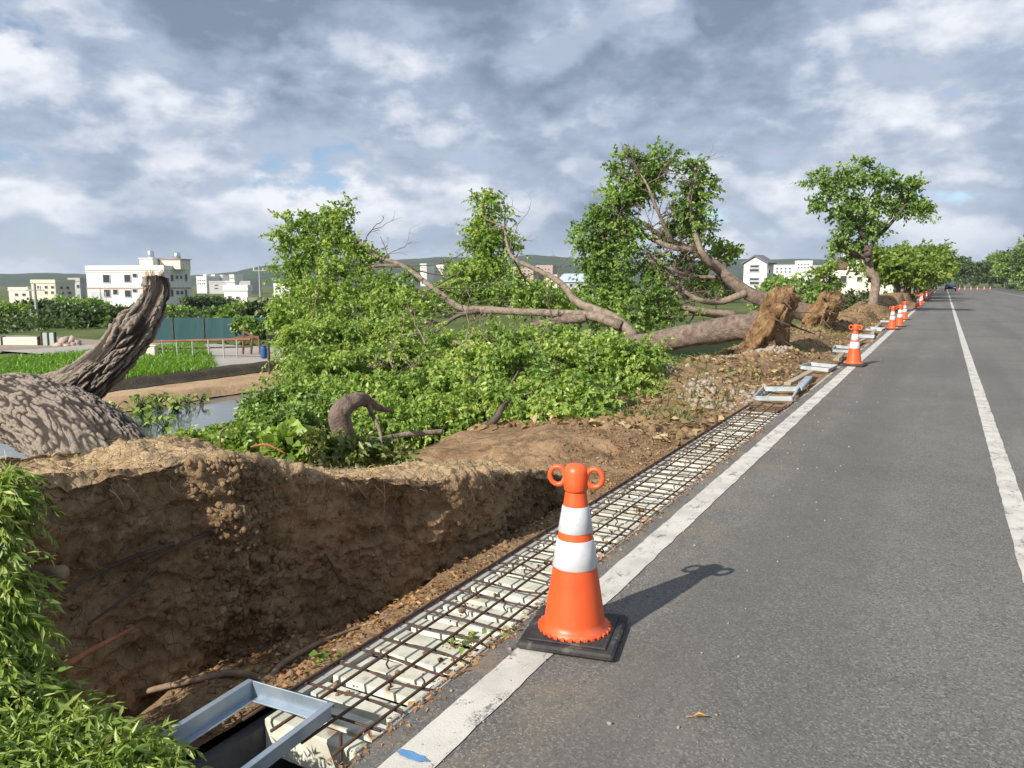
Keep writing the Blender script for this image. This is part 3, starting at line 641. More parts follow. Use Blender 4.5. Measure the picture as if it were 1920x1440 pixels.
sr = [(168, 1327), (240, 1308), (330, 1283), (420, 1262), (470, 1268), (500, 1275), (530, 1245), (590, 1208), (660, 1180), (740, 1150)]
P = []
for px, py in sr:
    q = gnd(px, py, -0.10); q = gnd(px, py, vz(q[0], q[1]) + 0.02); q = gnd(px, py, vz(q[0], q[1]) + 0.02); P.append(q)
limb(T1, 'surface_root', P, [.008, .011, .013, .014, .015, .016, .014, .011, .008, .005], M['root'], 90, 9, 0.03)
def strands(n, base_fn, L, r, droop, nseg=5, k=3):
    V = []; Fc = []; at_ = []; nb = 0
    for q in range(n):
        p, d = base_fn(q); P = [p]; d = unit(np.array(d) + rng.normal(size=3) * 0.5); l = L * (0.4 + rng.random())
        for s_ in range(nseg - 1):
            d = unit(d + rng.normal(size=3) * 0.35 + np.array([0, 0, -droop])); P.append(P[-1] + d * l / (nseg - 1))
        v, f = tube_grid(np.array(P), np.linspace(r, r * 0.3, nseg), k); V.append(v); Fc.append(f + nb); nb += len(v); at_.append(np.full(len(v), rng.random()))
    return np.vstack(V), np.vstack(Fc), np.concatenate(at_)
def pl_base(q):
    y = 1.35 + 3.7 * rng.random(); t_ = 0.50 + 0.12 * rng.random() if q % 3 else 0.1 + 0.5 * rng.random(); p, n_ = on_plate(y, t_); return p - n_ * 0.01, n_ * 0.6 + np.array([0.2, 0, -0.2])
V, Fc, a = strands(420, pl_base, 0.13, 0.0018, 0.35); o = obj('root_fibres', V, Fc, M['bark_dark'], T1, attr=a); o['kind'] = 'stuff'
def grass_blades(pts, L, w, lean=0.7, g=rng):
    n = len(pts); d = unit(g.normal(size=(n, 3)) * np.array([lean, lean, 0.25]) + np.array([0, 0, 0.8])); s_ = unit(np.cross(d, g.normal(size=(n, 3))))
    l = (L * (0.4 + 0.9 * g.random(n)))[:, None]; w_ = w * (0.6 + 0.8 * g.random(n))[:, None]
    bend = unit(d * np.array([1, 1, 0.0]) + 1e-6) * l * 0.28
    V = np.stack([pts - s_ * w_, pts + s_ * w_, pts + d * l * .55 + s_ * w_ * .8, pts + d * l * .55 - s_ * w_ * .8, pts + d * l * 0.95 + bend - np.array([0, 0, 0.12]) * l], 1).reshape(-1, 3)
    b_ = np.arange(n) * 5
    Fc = np.concatenate([np.stack([b_, b_ + 1, b_ + 2], 1), np.stack([b_, b_ + 2, b_ + 3], 1), np.stack([b_ + 3, b_ + 2, b_ + 4], 1)])
    return V, Fc, np.repeat(g.random(n), 5)
pts = []
while len(pts) < 2600:
    y = 1.35 + 3.6 * rng.random(); t_ = 0.58 + 0.26 * rng.random(); p, n_ = on_plate(y, t_)
    if fbm(np.array([p]) + 12, 3.0, 3)[0] > 0.50 - 0.12 * (y < 2.6) * (t_ > 0.7): pts.append(p - n_ * 0.01)
V, Fc, a = grass_blades(np.array(pts), 0.060, 0.0018, 1.4); o = obj('dry_grass', V, Fc, M['straw'], T1, attr=a); o['kind'] = 'stuff'
limb(T1, 'dry_stem', [at(413, 880, 3.55), at(413, 850, 3.56), at(415, 808, 3.57), at(438, 800, 3.58)], [.006, .005, .004, .002], M['straw'], 12, 5)
limb(T1, 'bark_strip', [at(470, 838, 3.75), at(500, 834, 3.75), at(535, 850, 3.72)], [.004, .009, .003], M['root_red'], 10, 6)


def lumps(pos, size, seed):
    g = np.random.default_rng(seed)
    ico = np.array([[0, 0, 1], [.894, 0, .447], [.276, .851, .447], [-.724, .526, .447], [-.724, -.526, .447], [.276, -.851, .447], [.724, .526, -.447], [-.276, .851, -.447], [-.894, 0, -.447], [-.276, -.851, -.447], [.724, -.526, -.447], [0, 0, -1]])
    fi = np.array([[0, 1, 2], [0, 2, 3], [0, 3, 4], [0, 4, 5], [0, 5, 1], [1, 6, 2], [2, 7, 3], [3, 8, 4], [4, 9, 5], [5, 10, 1], [6, 7, 2], [7, 8, 3], [8, 9, 4], [9, 10, 5], [10, 6, 1], [11, 7, 6], [11, 8, 7], [11, 9, 8], [11, 10, 9], [11, 6, 10]])
    n = len(pos); sc = size[:, None, None] * (0.6 + 0.8 * g.random((n, 12, 1))) * (0.7 + 0.6 * g.random((n, 1, 3)))
    V = pos[:, None, :] + ico[None] * sc; Fc = fi[None] + (np.arange(n) * 12)[:, None, None]
    return V.reshape(-1, 3), Fc.reshape(-1, 3)
def scatter(n, x0, x1, y0, y1, thr=0.0, g=rng, pw=1.0):
    x = x0 + (x1 - x0) * g.random(n); y = y0 + (y1 - y0) * g.random(n) ** pw
    k = fbm(np.stack([x, y, 0 * x], 1), 1.6, 3) > thr; x, y = x[k], y[k]
    return np.stack([x, y, verge_z(x[:, None], y[:, None])[:, 0]], 1)
pp = []
for q in range(2600):
    t_ = .06 + .5 * rng.random(); zq = 0.1 + .6 * t_; y = 2.30 + .16 * (zq - .4) + .10 * math.sin(zq * 7) + .10 * rng.normal() if q % 2 else 1.4 + 3.6 * rng.random(); pp.append(on_plate(y, t_)[0])
V, Fc = lumps(np.array(pp), 0.003 + 0.018 * rng.random(len(pp)) ** 2.5, 8); o = obj('soil_crumbs', V, Fc, M['soil'], T1); o['kind'] = 'stuff'
p = scatter(5200, -3.2, -2.08, 0.9, 7.0, 0.42); V, Fc = lumps(p, 0.004 + 0.016 * rng.random(len(p)) ** 3, 3)
o = obj('soil_clods', V, Fc, M['soil'], verge); o['kind'] = 'stuff'
p = scatter(5000, -5.4, -2.1, 7.0, 48, 0.40, pw=1.5); V, Fc = lumps(p, 0.012 + 0.06 * rng.random(len(p)) ** 3, 4)
o = obj('soil_clods', V, Fc, M['soil'], verge); o['kind'] = 'stuff'
p = np.vstack([scatter(900, -3.9, -2.6, 15.2, 17.2), scatter(260, -4.6, -3.2, 10.5, 14), scatter(200, -3.0, -2.1, 9.2, 11.2)]); V, Fc = lumps(p, 0.015 + 0.045 * rng.random(len(p)) ** 2, 5)
o = obj('rubble', V, Fc, M['stone']); tag(o, 'pale broken stones scattered below the second root plate', 'rubble', kind='stuff')
q = rng.random((1500, 3)); gx_ = -1.56 + 1.1 * q[:, 0] ** 3.0; gy_ = 1.2 + 30 * q[:, 1] ** 1.8; V, Fc = lumps(np.stack([gx_, gy_, 0.003 + 0 * gx_], 1), 0.0018 + 0.007 * q[:, 2] ** 4, 21); o = obj('road_grit', V, Fc, M['stone']); tag(o, 'loose grit scattered on the asphalt beside the edge line', 'grit', kind='stuff')
q = rng.random((900, 3)); gx_ = -2.03 + .40 * q[:, 0]; gy_ = 1.95 + 7.5 * q[:, 1]; kq = fbm(np.stack([gx_, gy_, 0 * gx_], 1), 3.0, 3) > .5; V, Fc = lumps(np.stack([gx_, gy_, -.058 + 0 * gx_], 1)[kq], (0.004 + 0.012 * q[:, 2] ** 3)[kq], 22); o = obj('deck_mud', V, Fc, M['soil']); tag(o, 'crumbs of brown soil fallen onto the drain deck', 'soil', kind='stuff')
def litter(p, L, mt, name, lift=0.012):
    n = len(p); d = rng.normal(size=(n, 3)) * np.array([1, 1, .15]); nn = rng.normal(size=(n, 3)) * 0.45 + np.array([0, 0, 1.0])
    l = L * (0.5 + 0.9 * rng.random(n)); V, Fc = leaf_mesh(p + np.array([0, 0, lift]), d, nn, l, l * 0.28, 0.5)
    o = obj(name, V, Fc, mt, attr=np.repeat(rng.random(n), 4)); return o
p = np.vstack([scatter(1500, -2.75, -2.08, 0.9, 3.3, 0.46), scatter(500, -2.5, -2.08, 3.3, 7)])
q = rng.random((600, 3)); q[:, 0] = -1.60 + 0.09 * q[:, 0] ** 0.7; q[:, 1] = 1.2 + 7 * q[:, 1] ** 1.3; q[:, 2] = -0.012
o = litter(np.vstack([p, q]), 0.030, M['leaf_litter'], 'leaf_litter'); tag(o, 'brown dry leaf litter along both sides of the drain', 'leaves', kind='stuff')
p = scatter(6000, -5.0, -2.1, 7, 40, 0.45, pw=1.4); o = litter(p, 0.10, M['straw'], 'straw_litter', 0.02); tag(o, 'tan straw and bark chips over the torn verge', 'straw', kind='stuff')
x = -5.6 + 3.3 * rng.random(9000); y = 8 + 42 * rng.random(9000) ** 1.3; k = fbm(np.stack([x, y, 0 * x], 1), .7, 3) > 0.54; x, y = x[k], y[k]
V, Fc, a = grass_blades(np.stack([x, y, verge_z(x[:, None], y[:, None])[:, 0] - .01], 1), 0.20, 0.006, 0.7); o = obj('verge_grass', V, Fc, M['grass'], attr=a); tag(o, 'thin weedy grass growing on the torn verge', 'grass', kind='stuff')

# ================================================================== DRAIN COVER: rebar mesh over ribbed deck, steel frames
dk = thing('ribbed_deck', (-1.83, 2.0, -0.09), 'pale ribbed deck sheet lying in the drain under the rebar', 'deck sheet')
def rib(y, w, tilt, z):
    Vv = []
    for x in (-2.035, -1.622):
        for (dy, dz) in ((-w * .5, 0), (-w * .43, .026), (w * .30, .024), (w * .38, .004), (w * .5, .002)): Vv.append((x, y + dy, z + dz + tilt * (x + 1.83)))
    Vv = np.array(Vv); n = 5
    Fc = [(i, i + 1, n + i + 1, n + i) for i in range(n - 1)] + [(4, 3, 2, 1, 0), (5, 6, 7, 8, 9)]
    return Vv, [tuple(reversed(f)) for f in Fc]
y = 1.98; k = 0
while y < 9.6:
    V, Fc = rib(y, 0.128, 0.014 * rng.normal(), -0.086 + 0.004 * rng.normal()); obj('rib', V, Fc, M['deck'], dk); y += 0.129; k += 1
rm = thing('rebar_mesh', (-1.83, 2.0, -0.03), 'rusty rebar grid laid over the pale drain deck', 'rebar')
for x in (-2.03, -1.895, -1.755, -1.615):
    yy = np.arange(1.72, 9.9, 0.12); P = np.stack([x + 0.012 * (fbm(np.stack([0 * yy + x * 9, yy, 0 * yy], 1), 0.8, 3) - 0.5) * 2, yy, 0.0 + 0.014 * (fbm(np.stack([0 * yy + x * 5, yy, 0 * yy + 3], 1), 0.9, 2) - 0.5)], 1)
    bm = MB(); bm.tube(P, 0.0062, 7); bm.build('long_rebar', M['rebar'], rm, smooth=True)
y = 1.90
while y < 9.8:
    bm = MB(); j = 0.02 * rng.normal(size=4); xs = [-2.06, -1.9, -1.74, -1.575]
    bm.tube(smooth_path([(xs[i], y + j[i] * .5, -0.0145 + 0.004 * rng.normal()) for i in range(4)], [.0055] * 4, 9)[0], 0.0055, 6); bm.build('cross_rebar', M['rebar'], rm, smooth=True); y += 0.147 + 0.01 * rng.normal()
for (x, y) in ((-1.76, 2.18), (-1.66, 2.26), (-1.89, 2.33), (-1.76, 2.62), (-1.62, 2.7), (-1.89, 2.92), (-1.75, 3.05), (-1.63, 3.3), (-1.88, 3.5), (-1.75, 3.7), (-1.62, 3.95), (-1.88, 4.2), (-1.75, 4.5)):
    bm = MB(); bm.tube(smooth_path([(x, y, 0.0), (x + .012, y + .005, -.02), (x - .004, y + .012, -.045), (x + .008, y + .018, -.072)], [.004] * 4, 10)[0], 0.0038, 6); bm.build('tie_hook', M['rebar'], rm, smooth=True)
bm = MB(); bm.tube(np.array([(-1.655, 1.80, 0.02), (-1.655, 1.80, -0.2)]), .006, 7); bm.build('support_rod', M['rebar'], rm)

def make_frame(label, w=0.36, l=1.15, mt=M['galv'], loc=(0, 0, 0)):
    t = thing('drain_frame', loc, label, 'metal frame', 'steel drain inlet frames')
    L = np.array(loc); fl, th, fe = 0.062, 0.006, 0.034
    def bar(name, x0, x1, y0, y1, ix, iy):
        bm = MB()
        if iy == 0:   # along y
            bm.box(L + ((x0 + x1) / 2, (y0 + y1) / 2, fl / 2), (th, y1 - y0, fl), bev=.0015); bm.box(L + ((x0 + x1) / 2 + ix * fe / 2, (y0 + y1) / 2, 0.0025), (fe - th, y1 - y0 - 2 * th, 0.005), bev=.001)
            bm.box(L + ((x0 + x1) / 2 - ix * 0.011, (y0 + y1) / 2, fl - 0.003), (0.02, y1 - y0, 0.005), bev=.001)
        else:
            bm.box(L + ((x0 + x1) / 2, (y0 + y1) / 2, fl / 2), (x1 - x0 - 2 * th, th, fl), bev=.0015); bm.box(L + ((x0 + x1) / 2, (y0 + y1) / 2 + iy * fe / 2, 0.0025), (x1 - x0 - 2.2 * th, fe - th, 0.005), bev=.001)
        return bm.build(name, mt, t)
    bar('side_rail', -w / 2, -w / 2, -l / 2, l / 2, 1, 0); bar('side_rail', w / 2, w / 2, -l / 2, l / 2, -1, 0)
    bar('end_rail', -w / 2, w / 2, -l / 2 + .004, -l / 2 + .004, 0, 1); bar('end_rail', -w / 2, w / 2, l / 2 - .004, l / 2 - .004, 0, -1)
    return t
fr0 = make_frame('blue grey galvanised frame over the open drain pit nearest the camera', 0.36, 1.25, M['galv'], (0, 0, 0))
fr0.location = (-1.905, 1.225, 0.0); fr0.rotation_euler = (R(1.0), R(-1.5), R(2.0))
proto = make_frame('pale steel frame lying at the drain, first beyond the rebar mesh', 0.46, 0.85, M['galv_pale'], (0, 0, 0))
spots = [(-1.88, 10.7, -.01, 1.5, -3, 4), (-1.86, 14.5, -.01, -1, 3, -3), (-1.86, 18.6, -.005, 2, 2, 3), (-1.85, 23.5, -.01, -1, 0, 4), (-1.86, 27.4, -.01, 1, 2, -4), (-1.86, 33, -.01, -2, 1, 3)]
fl = ['first beyond the rebar mesh', 'just short of the second traffic cone', 'bluish one just behind the second cone', 'beside the second root plate hole', 'before the third cone', 'last visible one past the third cone']
for i, (x, y, z, rx, ry_, rz) in enumerate(spots):
    o = proto if i == 0 else copy_tree(proto)
    o.location = (x, y, z); o.rotation_euler = (R(rx), R(ry_), R(rz)); o['label'] = 'pale steel frame lying along the drain, ' + fl[i]
    pass
# loose planks and bars along the drain further on
for i, (x, y, l, rz, mt, nm, lab) in enumerate([(-1.72, 11.9, 1.5, 3, M['galv_pale'], 'steel_bar', 'thin pale bar beside the edge line, nearest of the loose pieces'), (-1.88, 12.6, 1.9, -2, M['wood_post'], 'timber_plank', 'weathered plank lying along the drain before the second cone'), (-1.75, 16.6, 1.6, 2, M['stone'], 'concrete_strip', 'pale concrete strip along the drain behind the second cone'), (-1.8, 20.8, 2.4, -3, M['wood_post'], 'timber_plank', 'longer weathered plank along the drain beyond the second root plate'), (-1.78, 25.5, 1.8, 2, M['stone'], 'concrete_strip', 'pale concrete strip along the drain just before the third cone'), (-1.95, 30, 3.0, 1, M['stone'], 'concrete_strip', 'long concrete strip beside the drain past the third cone')]):
    bm = MB(); bm.box((x, y, 0.035), (0.10, l, 0.05), R(rz), 0.008); bm.box((x, y - l * .25, 0.005), (.12, .05, .02)); o = bm.build(nm, mt, None, (x, y, 0.0)); tag(o, lab, 'debris', 'loose pieces along the drain')

# ================================================================== CONES
def make_cone():
    t = thing('traffic_cone', (0, 0, 0), 'x', 'traffic cone', 'orange cones along the edge line')
    bm = MB(); bm.box((0, 0, 0.017), (0.40, 0.40, 0.030), bev=0.009); bm.box((0, 0, 0.036), (0.33, 0.33, 0.010), bev=0.004); bm.build('base', M['black_rubber'], t)
    def rz(z): return np.interp(z, [0.04, 0.70], [0.135, 0.034])
    pr = [(0.150, 0.040), (0.150, 0.052)] + [(rz(z), z) for z in np.linspace(0.058, 0.66, 22)] + [(0.036, 0.67), (0.028, 0.674)]
    bm = MB(); bm.lathe((0, 0, 0), pr, 40); b_ = bm.build('body', M['orange'], t, smooth=True)
    bm = MB()
    for i in range(30):
        a_ = 2 * math.pi * i / 30; bm.box((0.150 * math.cos(a_), 0.150 * math.sin(a_), 0.046), (0.012, 0.016, 0.014), a_, 0.002)
    bm.build('toothed_rim', M['orange'], b_)
    for z0, z1 in ((0.315, 0.435), (0.465, 0.575)):
        bm = MB(); bm.lathe((0, 0, 0), [(rz(z0) + .001, z0), (rz(z0) + .0035, z0 + .003), (rz(z1) + .0035, z1 - .003), (rz(z1) + .001, z1)], 40, False); bm.build('white_band', M['cone_white'], t, smooth=True)
    bm = MB(); bm.lathe((0, 0, 0), [(0.046, 0.635), (0.05, 0.645), (0.05, 0.72), (0.04, 0.745), (0.02, 0.75)], 24); cap = bm.build('cap', M['orange'], t, smooth=True)
    for s_ in (-1, 1):
        bm = MB(); a_ = np.linspace(0, 2 * np.pi, 17)[:-1]; ring = np.stack([s_ * 0.078 + 0.034 * np.cos(a_), 0 * a_, 0.695 + 0.038 * np.sin(a_)], 1)
        V, Fq = tube_grid(np.vstack([ring, ring[:1], ring[1:2]]), 0.011, 8); bm.add(V, [tuple(f) for f in Fq]); bm.build('ring_lug', M['orange'], cap, smooth=True)
    return t
cone0 = make_cone()
cs = [(-1.29, 2.86, 12, 'large near orange cone with black base on the chipped edge line'),
      (-1.36, 15.2, -8, 'second orange cone from the camera, white banded, opposite the root plate'),
      (-1.40, 27.6, 20, 'third cone from the camera, front one of a close group'),
      (-1.28, 29.6, 5, 'fourth cone from the camera, just behind the third'),
      (-1.36, 35.2, 14, 'fifth cone from the camera along the edge line'),
      (-1.30, 50, 3, 'sixth cone from the camera, beyond the standing tree'), (-1.38, 53.5, 8, 'seventh cone from the camera along the edge line'), (-1.33, 57.5, 8, 'eighth cone from the camera along the edge line'),
      (-1.36, 62, 8, 'ninth cone from the camera along the edge line'), (-1.33, 70, 8, 'tenth cone from the camera along the edge line'), (-1.36, 77, 8, 'eleventh cone from the camera along the edge line'), (-1.33, 84, 8, 'twelfth cone from the camera along the edge line'), (-1.36, 93, 8, 'thirteenth cone from the camera along the edge line'), (-1.33, 103, 8, 'fourteenth cone from the camera along the edge line'), (-1.33, 116, 8, 'fifteenth and last cone of the edge line row')]
for i, (x, y, rz_, lab) in enumerate(cs):
    o = cone0 if i == 0 else copy_tree(cone0)
    o.location = (x, y, 0.004); o.rotation_euler = (0, 0, R(rz_)); o['label'] = lab
for i, (x, y) in enumerate(((2.4, 168), (3.4, 172), (4.5, 176), (5.7, 180), (7.0, 184), (8.2, 188))):
    o = copy_tree(cone0); o.location = (x + float(road_shift(y)), y, 0.004); o['group'] = 'far cones across the road'; o['label'] = 'tiny far cone in the row crossing the road, number %s from the car' % ('one two three four five six'.split()[i])

# ================================================================== FALLEN AND STANDING TREES
def rootball(parent, c, rx, ry, rz, seed, name='root_plate', tilt=0.0):
    nu, nv = 90, 60; u = np.linspace(0, 2 * np.pi, nu); v = np.linspace(0.02, np.pi - 0.02, nv); U_, V_ = np.meshgrid(u, v, indexing='ij')
    d = np.stack([np.sin(V_) * np.cos(U_), np.sin(V_) * np.sin(U_), np.cos(V_)], -1).reshape(-1, 3)
    sq = np.sign(d) * np.abs(d) ** 0.92; sq[:, 1] *= 1 - 0.38 * np.clip(d[:, 2], 0, 1); sq[:, 0] *= 1 + 0.35 * np.clip(-d[:, 2], 0, 1)
    r_ = 1 + 0.75 * (fbm(d + seed, 1.6, 4) - 0.5) - 0.5 * np.abs(fbm(d + seed + 9, 5, 4) - 0.5) + 0.12 * (fbm(d + seed, 14, 2) - 0.5)
    P = sq * r_[:, None] * np.array([rx, ry, rz]); P[:, 0] += tilt * P[:, 2]
    o = obj(name, P + np.array(c), grid_faces(nu, nv)[:, ::-1], M['rootball'], parent, smooth=True)
    c = np.array(c)
    def bf(q):
        i = rng.integers(len(P)); return c + P[i] * 0.96, P[i] / np.array([rx, ry, rz]) + np.array([0.25, -0.1, -0.2])
    V, Fc, a = strands(330, bf, 0.30, 0.005, 0.25); o2 = obj('root_fibres', V, Fc, M['root'], parent, attr=a); o2['kind'] = 'stuff'
    for k in range(13):
        a_ = rng.random() * 6.28; p0 = c + np.array([rx * .4, ry * .75 * math.cos(a_), rz * .75 * math.sin(a_)]); d_ = np.array([0.5, math.cos(a_), math.sin(a_) - 0.5]); l = 0.35 + 0.4 * rng.random()
        limb(parent, 'root', [p0, p0 + d_ * l * .5 + rng.normal(size=3) * .06, p0 + d_ * l + np.array([.1, 0, -.3 * l]) + rng.normal(size=3) * .1], [.035, .022, .008], M['bark_dark'], 8, 6)
    return o

def side_twigs(parent, paths, n, L, r0, mt, g=rng, upw=0.35):
    bm = MB()
    def grow(p, d, l, r, lev):
        P = [p]; dd = d
        for q in range(4): dd = unit(dd + g.normal(size=3) * .28 + np.array([0, 0, .06])); P.append(P[-1] + dd * l / 4)
        bm.tube(np.array(P), np.linspace(r, r * .35, 5), 5 if lev == 0 else 4, False)
        if lev < 2:
            for q in range(2 + (lev == 0)): k = 2 + int(g.integers(3)); grow(P[k], unit(dd + g.normal(size=3) * .75), l * (.4 + .3 * g.random()), r * .5, lev + 1)
    for path in paths:
        A = np.array(path); P, _ = smooth_path(A, np.ones(len(A)), 40)
        for q in range(n):
            k = int(8 + 31 * g.random()); tdir = unit(P[min(k + 1, 39)] - P[k - 1]); d = unit(tdir * .5 + g.normal(size=3) * .75 + np.array([0, 0, upw])); grow(P[k], d, L * (.5 + .8 * g.random()), r0 * (.6 + .6 * g.random()), 0)
    o = bm.build('twigs', mt, parent, smooth=True); o['kind'] = 'stuff'; return o
# second fallen tree: root plate by the rubble, long trunk and limbs down into the field
T2 = thing('fallen_tree', (-3.2, 16.7, 0.0), 'second uprooted tree with long bare trunk lying away from its upright tan root plate', 'tree', 'uprooted roadside trees')
rootball(T2, (-3.12, 16.75, 0.55), 0.40, 0.95, 0.86, 3.0, tilt=0.30)
limb(T2, 'trunk', [(-3.1, 16.8, .60), (-3.7, 16.78, .56), (-4.6, 16.7, .40), (-5.6, 16.6, .18), (-6.6, 16.5, .02), (-7.8, 16.6, -.12)], [.36, .29, .265, .235, .20, .16], M['bark'], 50, 22)
P2 = {}
P2['a'] = [at(1190, 632, 17.6), at(1150, 595, 17.9), at(1085, 568, 18.4), at(1048, 528, 18.8), at(1000, 503, 19.3), at(958, 478, 19.8), at(945, 425, 20.2)]
P2['b'] = [at(1165, 612, 17.7), at(1120, 594, 18.0), at(1060, 588, 18.5), at(965, 584, 19.3), at(905, 581, 19.8), at(862, 577, 20.2), at(812, 540, 20.6), at(755, 498, 21.2), at(705, 480, 21.6), at(672, 452, 21.9), at(640, 432, 22.1), at(605, 428, 22.4)]
P2['c'] = [at(1100, 596, 18.1), at(1060, 600, 18.3), at(1000, 610, 18.5), at(955, 626, 18.4)]
P2['d'] = [at(905, 581, 19.8), at(860, 592, 19.6), at(830, 612, 19.2), at(808, 632, 18.9)]
P2['e'] = [at(838, 604, 19.4), at(800, 605, 19.3), at(765, 608, 19.2)]
P2['f'] = [at(755, 498, 21.2), at(700, 500, 21.3), at(640, 520, 21.2), at(600, 540, 21)]
rr2 = {'a': [.14, .11, .095, .075, .06, .045, .02], 'b': [.13, .11, .095, .09, .115, .085, .07, .06, .052, .045, .032, .018], 'c': [.10, .10, .085, .06], 'd': [.06, .055, .045, .03], 'e': [.04, .035, .025], 'f': [.05, .045, .035, .02]}
for k in P2: limb(T2, 'limb', P2[k], rr2[k], M['bark_pale'] if k in 'ab' else M['bark'], 30, 10)
c2 = [pxclump(*q) for q in [(548, 432, 22.4, 38, 26, .8), (600, 415, 22.4, 42, 24, .8), (640, 410, 22.2, 24, 22, .5), (560, 470, 22, 40, 30), (610, 465, 22, 45, 32), (655, 470, 21.8, 35, 26, .8), (570, 520, 21.5, 48, 36), (640, 530, 21.3, 60, 40, 1.2), (710, 545, 21, 50, 34), (590, 570, 20.8, 60, 36, 1.2), (680, 585, 20.3, 70, 36, 1.2), (765, 570, 20.3, 50, 30), (760, 600, 19.6, 60, 28), (555, 600, 20, 36, 34), (580, 640, 18.5, 50, 34),
     (908, 385, 23.2, 22, 22, .7), (918, 420, 23, 32, 28), (900, 455, 22.8, 34, 26), (938, 450, 22.9, 22, 26, .7), (905, 495, 22.6, 38, 26), (935, 525, 22.3, 50, 24), (860, 520, 22.4, 40, 20, .7), (990, 550, 21.8, 42, 20, .8), (1045, 565, 21.4, 40, 18, .7), (870, 555, 21.8, 45, 18, .8), (940, 560, 21.6, 45, 18, .8)]]
crown('crown', c2, T2, M['leaf'], leaf=0.10, wid=0.31, per=14, sprig=0.40, dens=26, sub=7, droop=.5)
twigs_to(T2, 'twigs', P2['b'][4:] + P2['a'][2:] + P2['f'], c2, M['bark'], 0.022)

side_twigs(T2, [P2[k] for k in P2], 4, .8, .022, M['bark'])
# third fallen tree between them: its leafy crown heaped on the verge slope
TB = thing('fallen_tree', (-4.0, 8.6, -0.1), 'heaped bright green crown of a felled tree right behind the drain mesh', 'tree', 'uprooted roadside trees')
limb(TB, 'trunk', [(-5.0, 8.8, .02), (-5.3, 8.95, .06), (-5.8, 9.2, .05), (-7.0, 10.0, -.1), (-8.6, 11.2, -.25)], [.08, .12, .12, .10, .07], M['bark_dark'], 30, 14)
limb(TB, 'arched_limb', [at(652, 830, 7.0), at(640, 800, 6.95), at(636, 778, 6.95), at(650, 758, 7.0), at(675, 750, 7.1), at(698, 760, 7.5), at(716, 768, 7.9), at(738, 772, 8.3)], [.10, .098, .092, .085, .066, .045, .03, .015], M['bark'], 60, 18, 0.05)
limb(TB, 'branch', [at(688, 754, 7.2), at(694, 772, 7.15), at(708, 800, 7.1), at(715, 830, 7.0)], [.03, .022, .018, .012], M['bark_pale'], 20, 7, 0.03)
limb(TB, 'bare_branch', [at(650, 835, 7.6), at(700, 826, 7.8), at(760, 816, 8.0), at(830, 810, 8.2)], [.012, .022, .028, .03], M['bark_pale'], 30, 9, 0.05)
limb(TB, 'bare_branch', [at(520, 735, 9.5), at(545, 765, 9.0), at(562, 785, 8.6), at(580, 806, 8.3)], [.008, .014, .018, .02], M['bark_pale'], 16, 6)
limb(TB, 'branch_stub', [at(915, 800, 8.2), at(932, 782, 8.3), at(940, 764, 8.4), at(958, 748, 8.6)], [.045, .04, .03, .012], M['bark_dark'], 20, 9, 0.05)
limb(TB, 'branch', [at(850, 640, 12.5), at(880, 650, 12.0), at(905, 655, 11.8), at(925, 680, 11.5)], [.02, .03, .03, .02], M['bark_pale'], 14, 7)
cB = [pxclump(q[0], q[1], q[2] + .9 * (rng.random() - .5), q[3], q[4], q[5] * (.55 + .8 * rng.random())) for q in [(568, 690, 13.5, 30, 38, 1), (575, 640, 15, 36, 34, 1), (630, 640, 15.5, 52, 34, 1), (700, 630, 15.5, 56, 32, 1), (770, 625, 15.5, 50, 28, .9), (620, 700, 12.5, 52, 44, 1.2), (600, 745, 11, 38, 34, 1), (690, 690, 12.5, 60, 46, 1.2), (770, 675, 13, 60, 42, 1.1), (850, 655, 13.5, 58, 34, 1), (930, 640, 14.2, 50, 28, .9), (1000, 635, 14.5, 45, 24, .8), (1070, 640, 14.2, 44, 24, .8), (1125, 650, 13.5, 34, 20, .6), (680, 750, 10.3, 56, 34, 1.2), (750, 740, 10, 60, 44, 1.3), (830, 725, 10.5, 62, 46, 1.2), (905, 700, 11, 52, 44, 1.1), (740, 790, 8.9, 54, 24, 1), (830, 785, 8.9, 58, 32, 1.1), (900, 765, 9.3, 46, 34, 1),
     (975, 690, 10.6, 56, 44, 1.2), (1050, 675, 10.9, 60, 40, 1.1), (1125, 680, 11, 50, 42, 1), (1185, 685, 11.2, 38, 42, .9), (1215, 670, 11.2, 20, 26, .5), (960, 755, 9.3, 56, 42, 1.1), (1040, 750, 9.3, 56, 42, 1), (1115, 745, 9.5, 54, 42, 1), (1175, 735, 10, 34, 38, .8), (1000, 795, 8.8, 60, 24, .8), (1100, 790, 9, 50, 20, .6)]]
crown('crown', cB, TB, M['leaf'], bias=.34, leaf=0.063, wid=0.29, per=21, sprig=0.34, dens=40, sub=9, droop=.8)
twigs_to(TB, 'twigs', [(-5.0, 8.8, .1), (-6.0, 9.4, .1), (-7.0, 10.0, 0), (-8.0, 10.7, -.1), (-8.6, 11.2, -.2), (-4.4, 8.5, .15)], cB, M['bark'], 0.018)

side_twigs(TB, [[(-4.4, 8.5, .2), (-6, 9.4, .45), (-7.6, 10.4, .5), (-9, 11.4, .4)], [(-5, 8.2, .2), (-6.5, 8.6, .3), (-8, 9.2, .2)], [(-4.6, 9.2, .25), (-5.6, 10.4, .35), (-7, 11.8, .3)]], 6, .8, .016, M['bark_pale'], upw=.5)
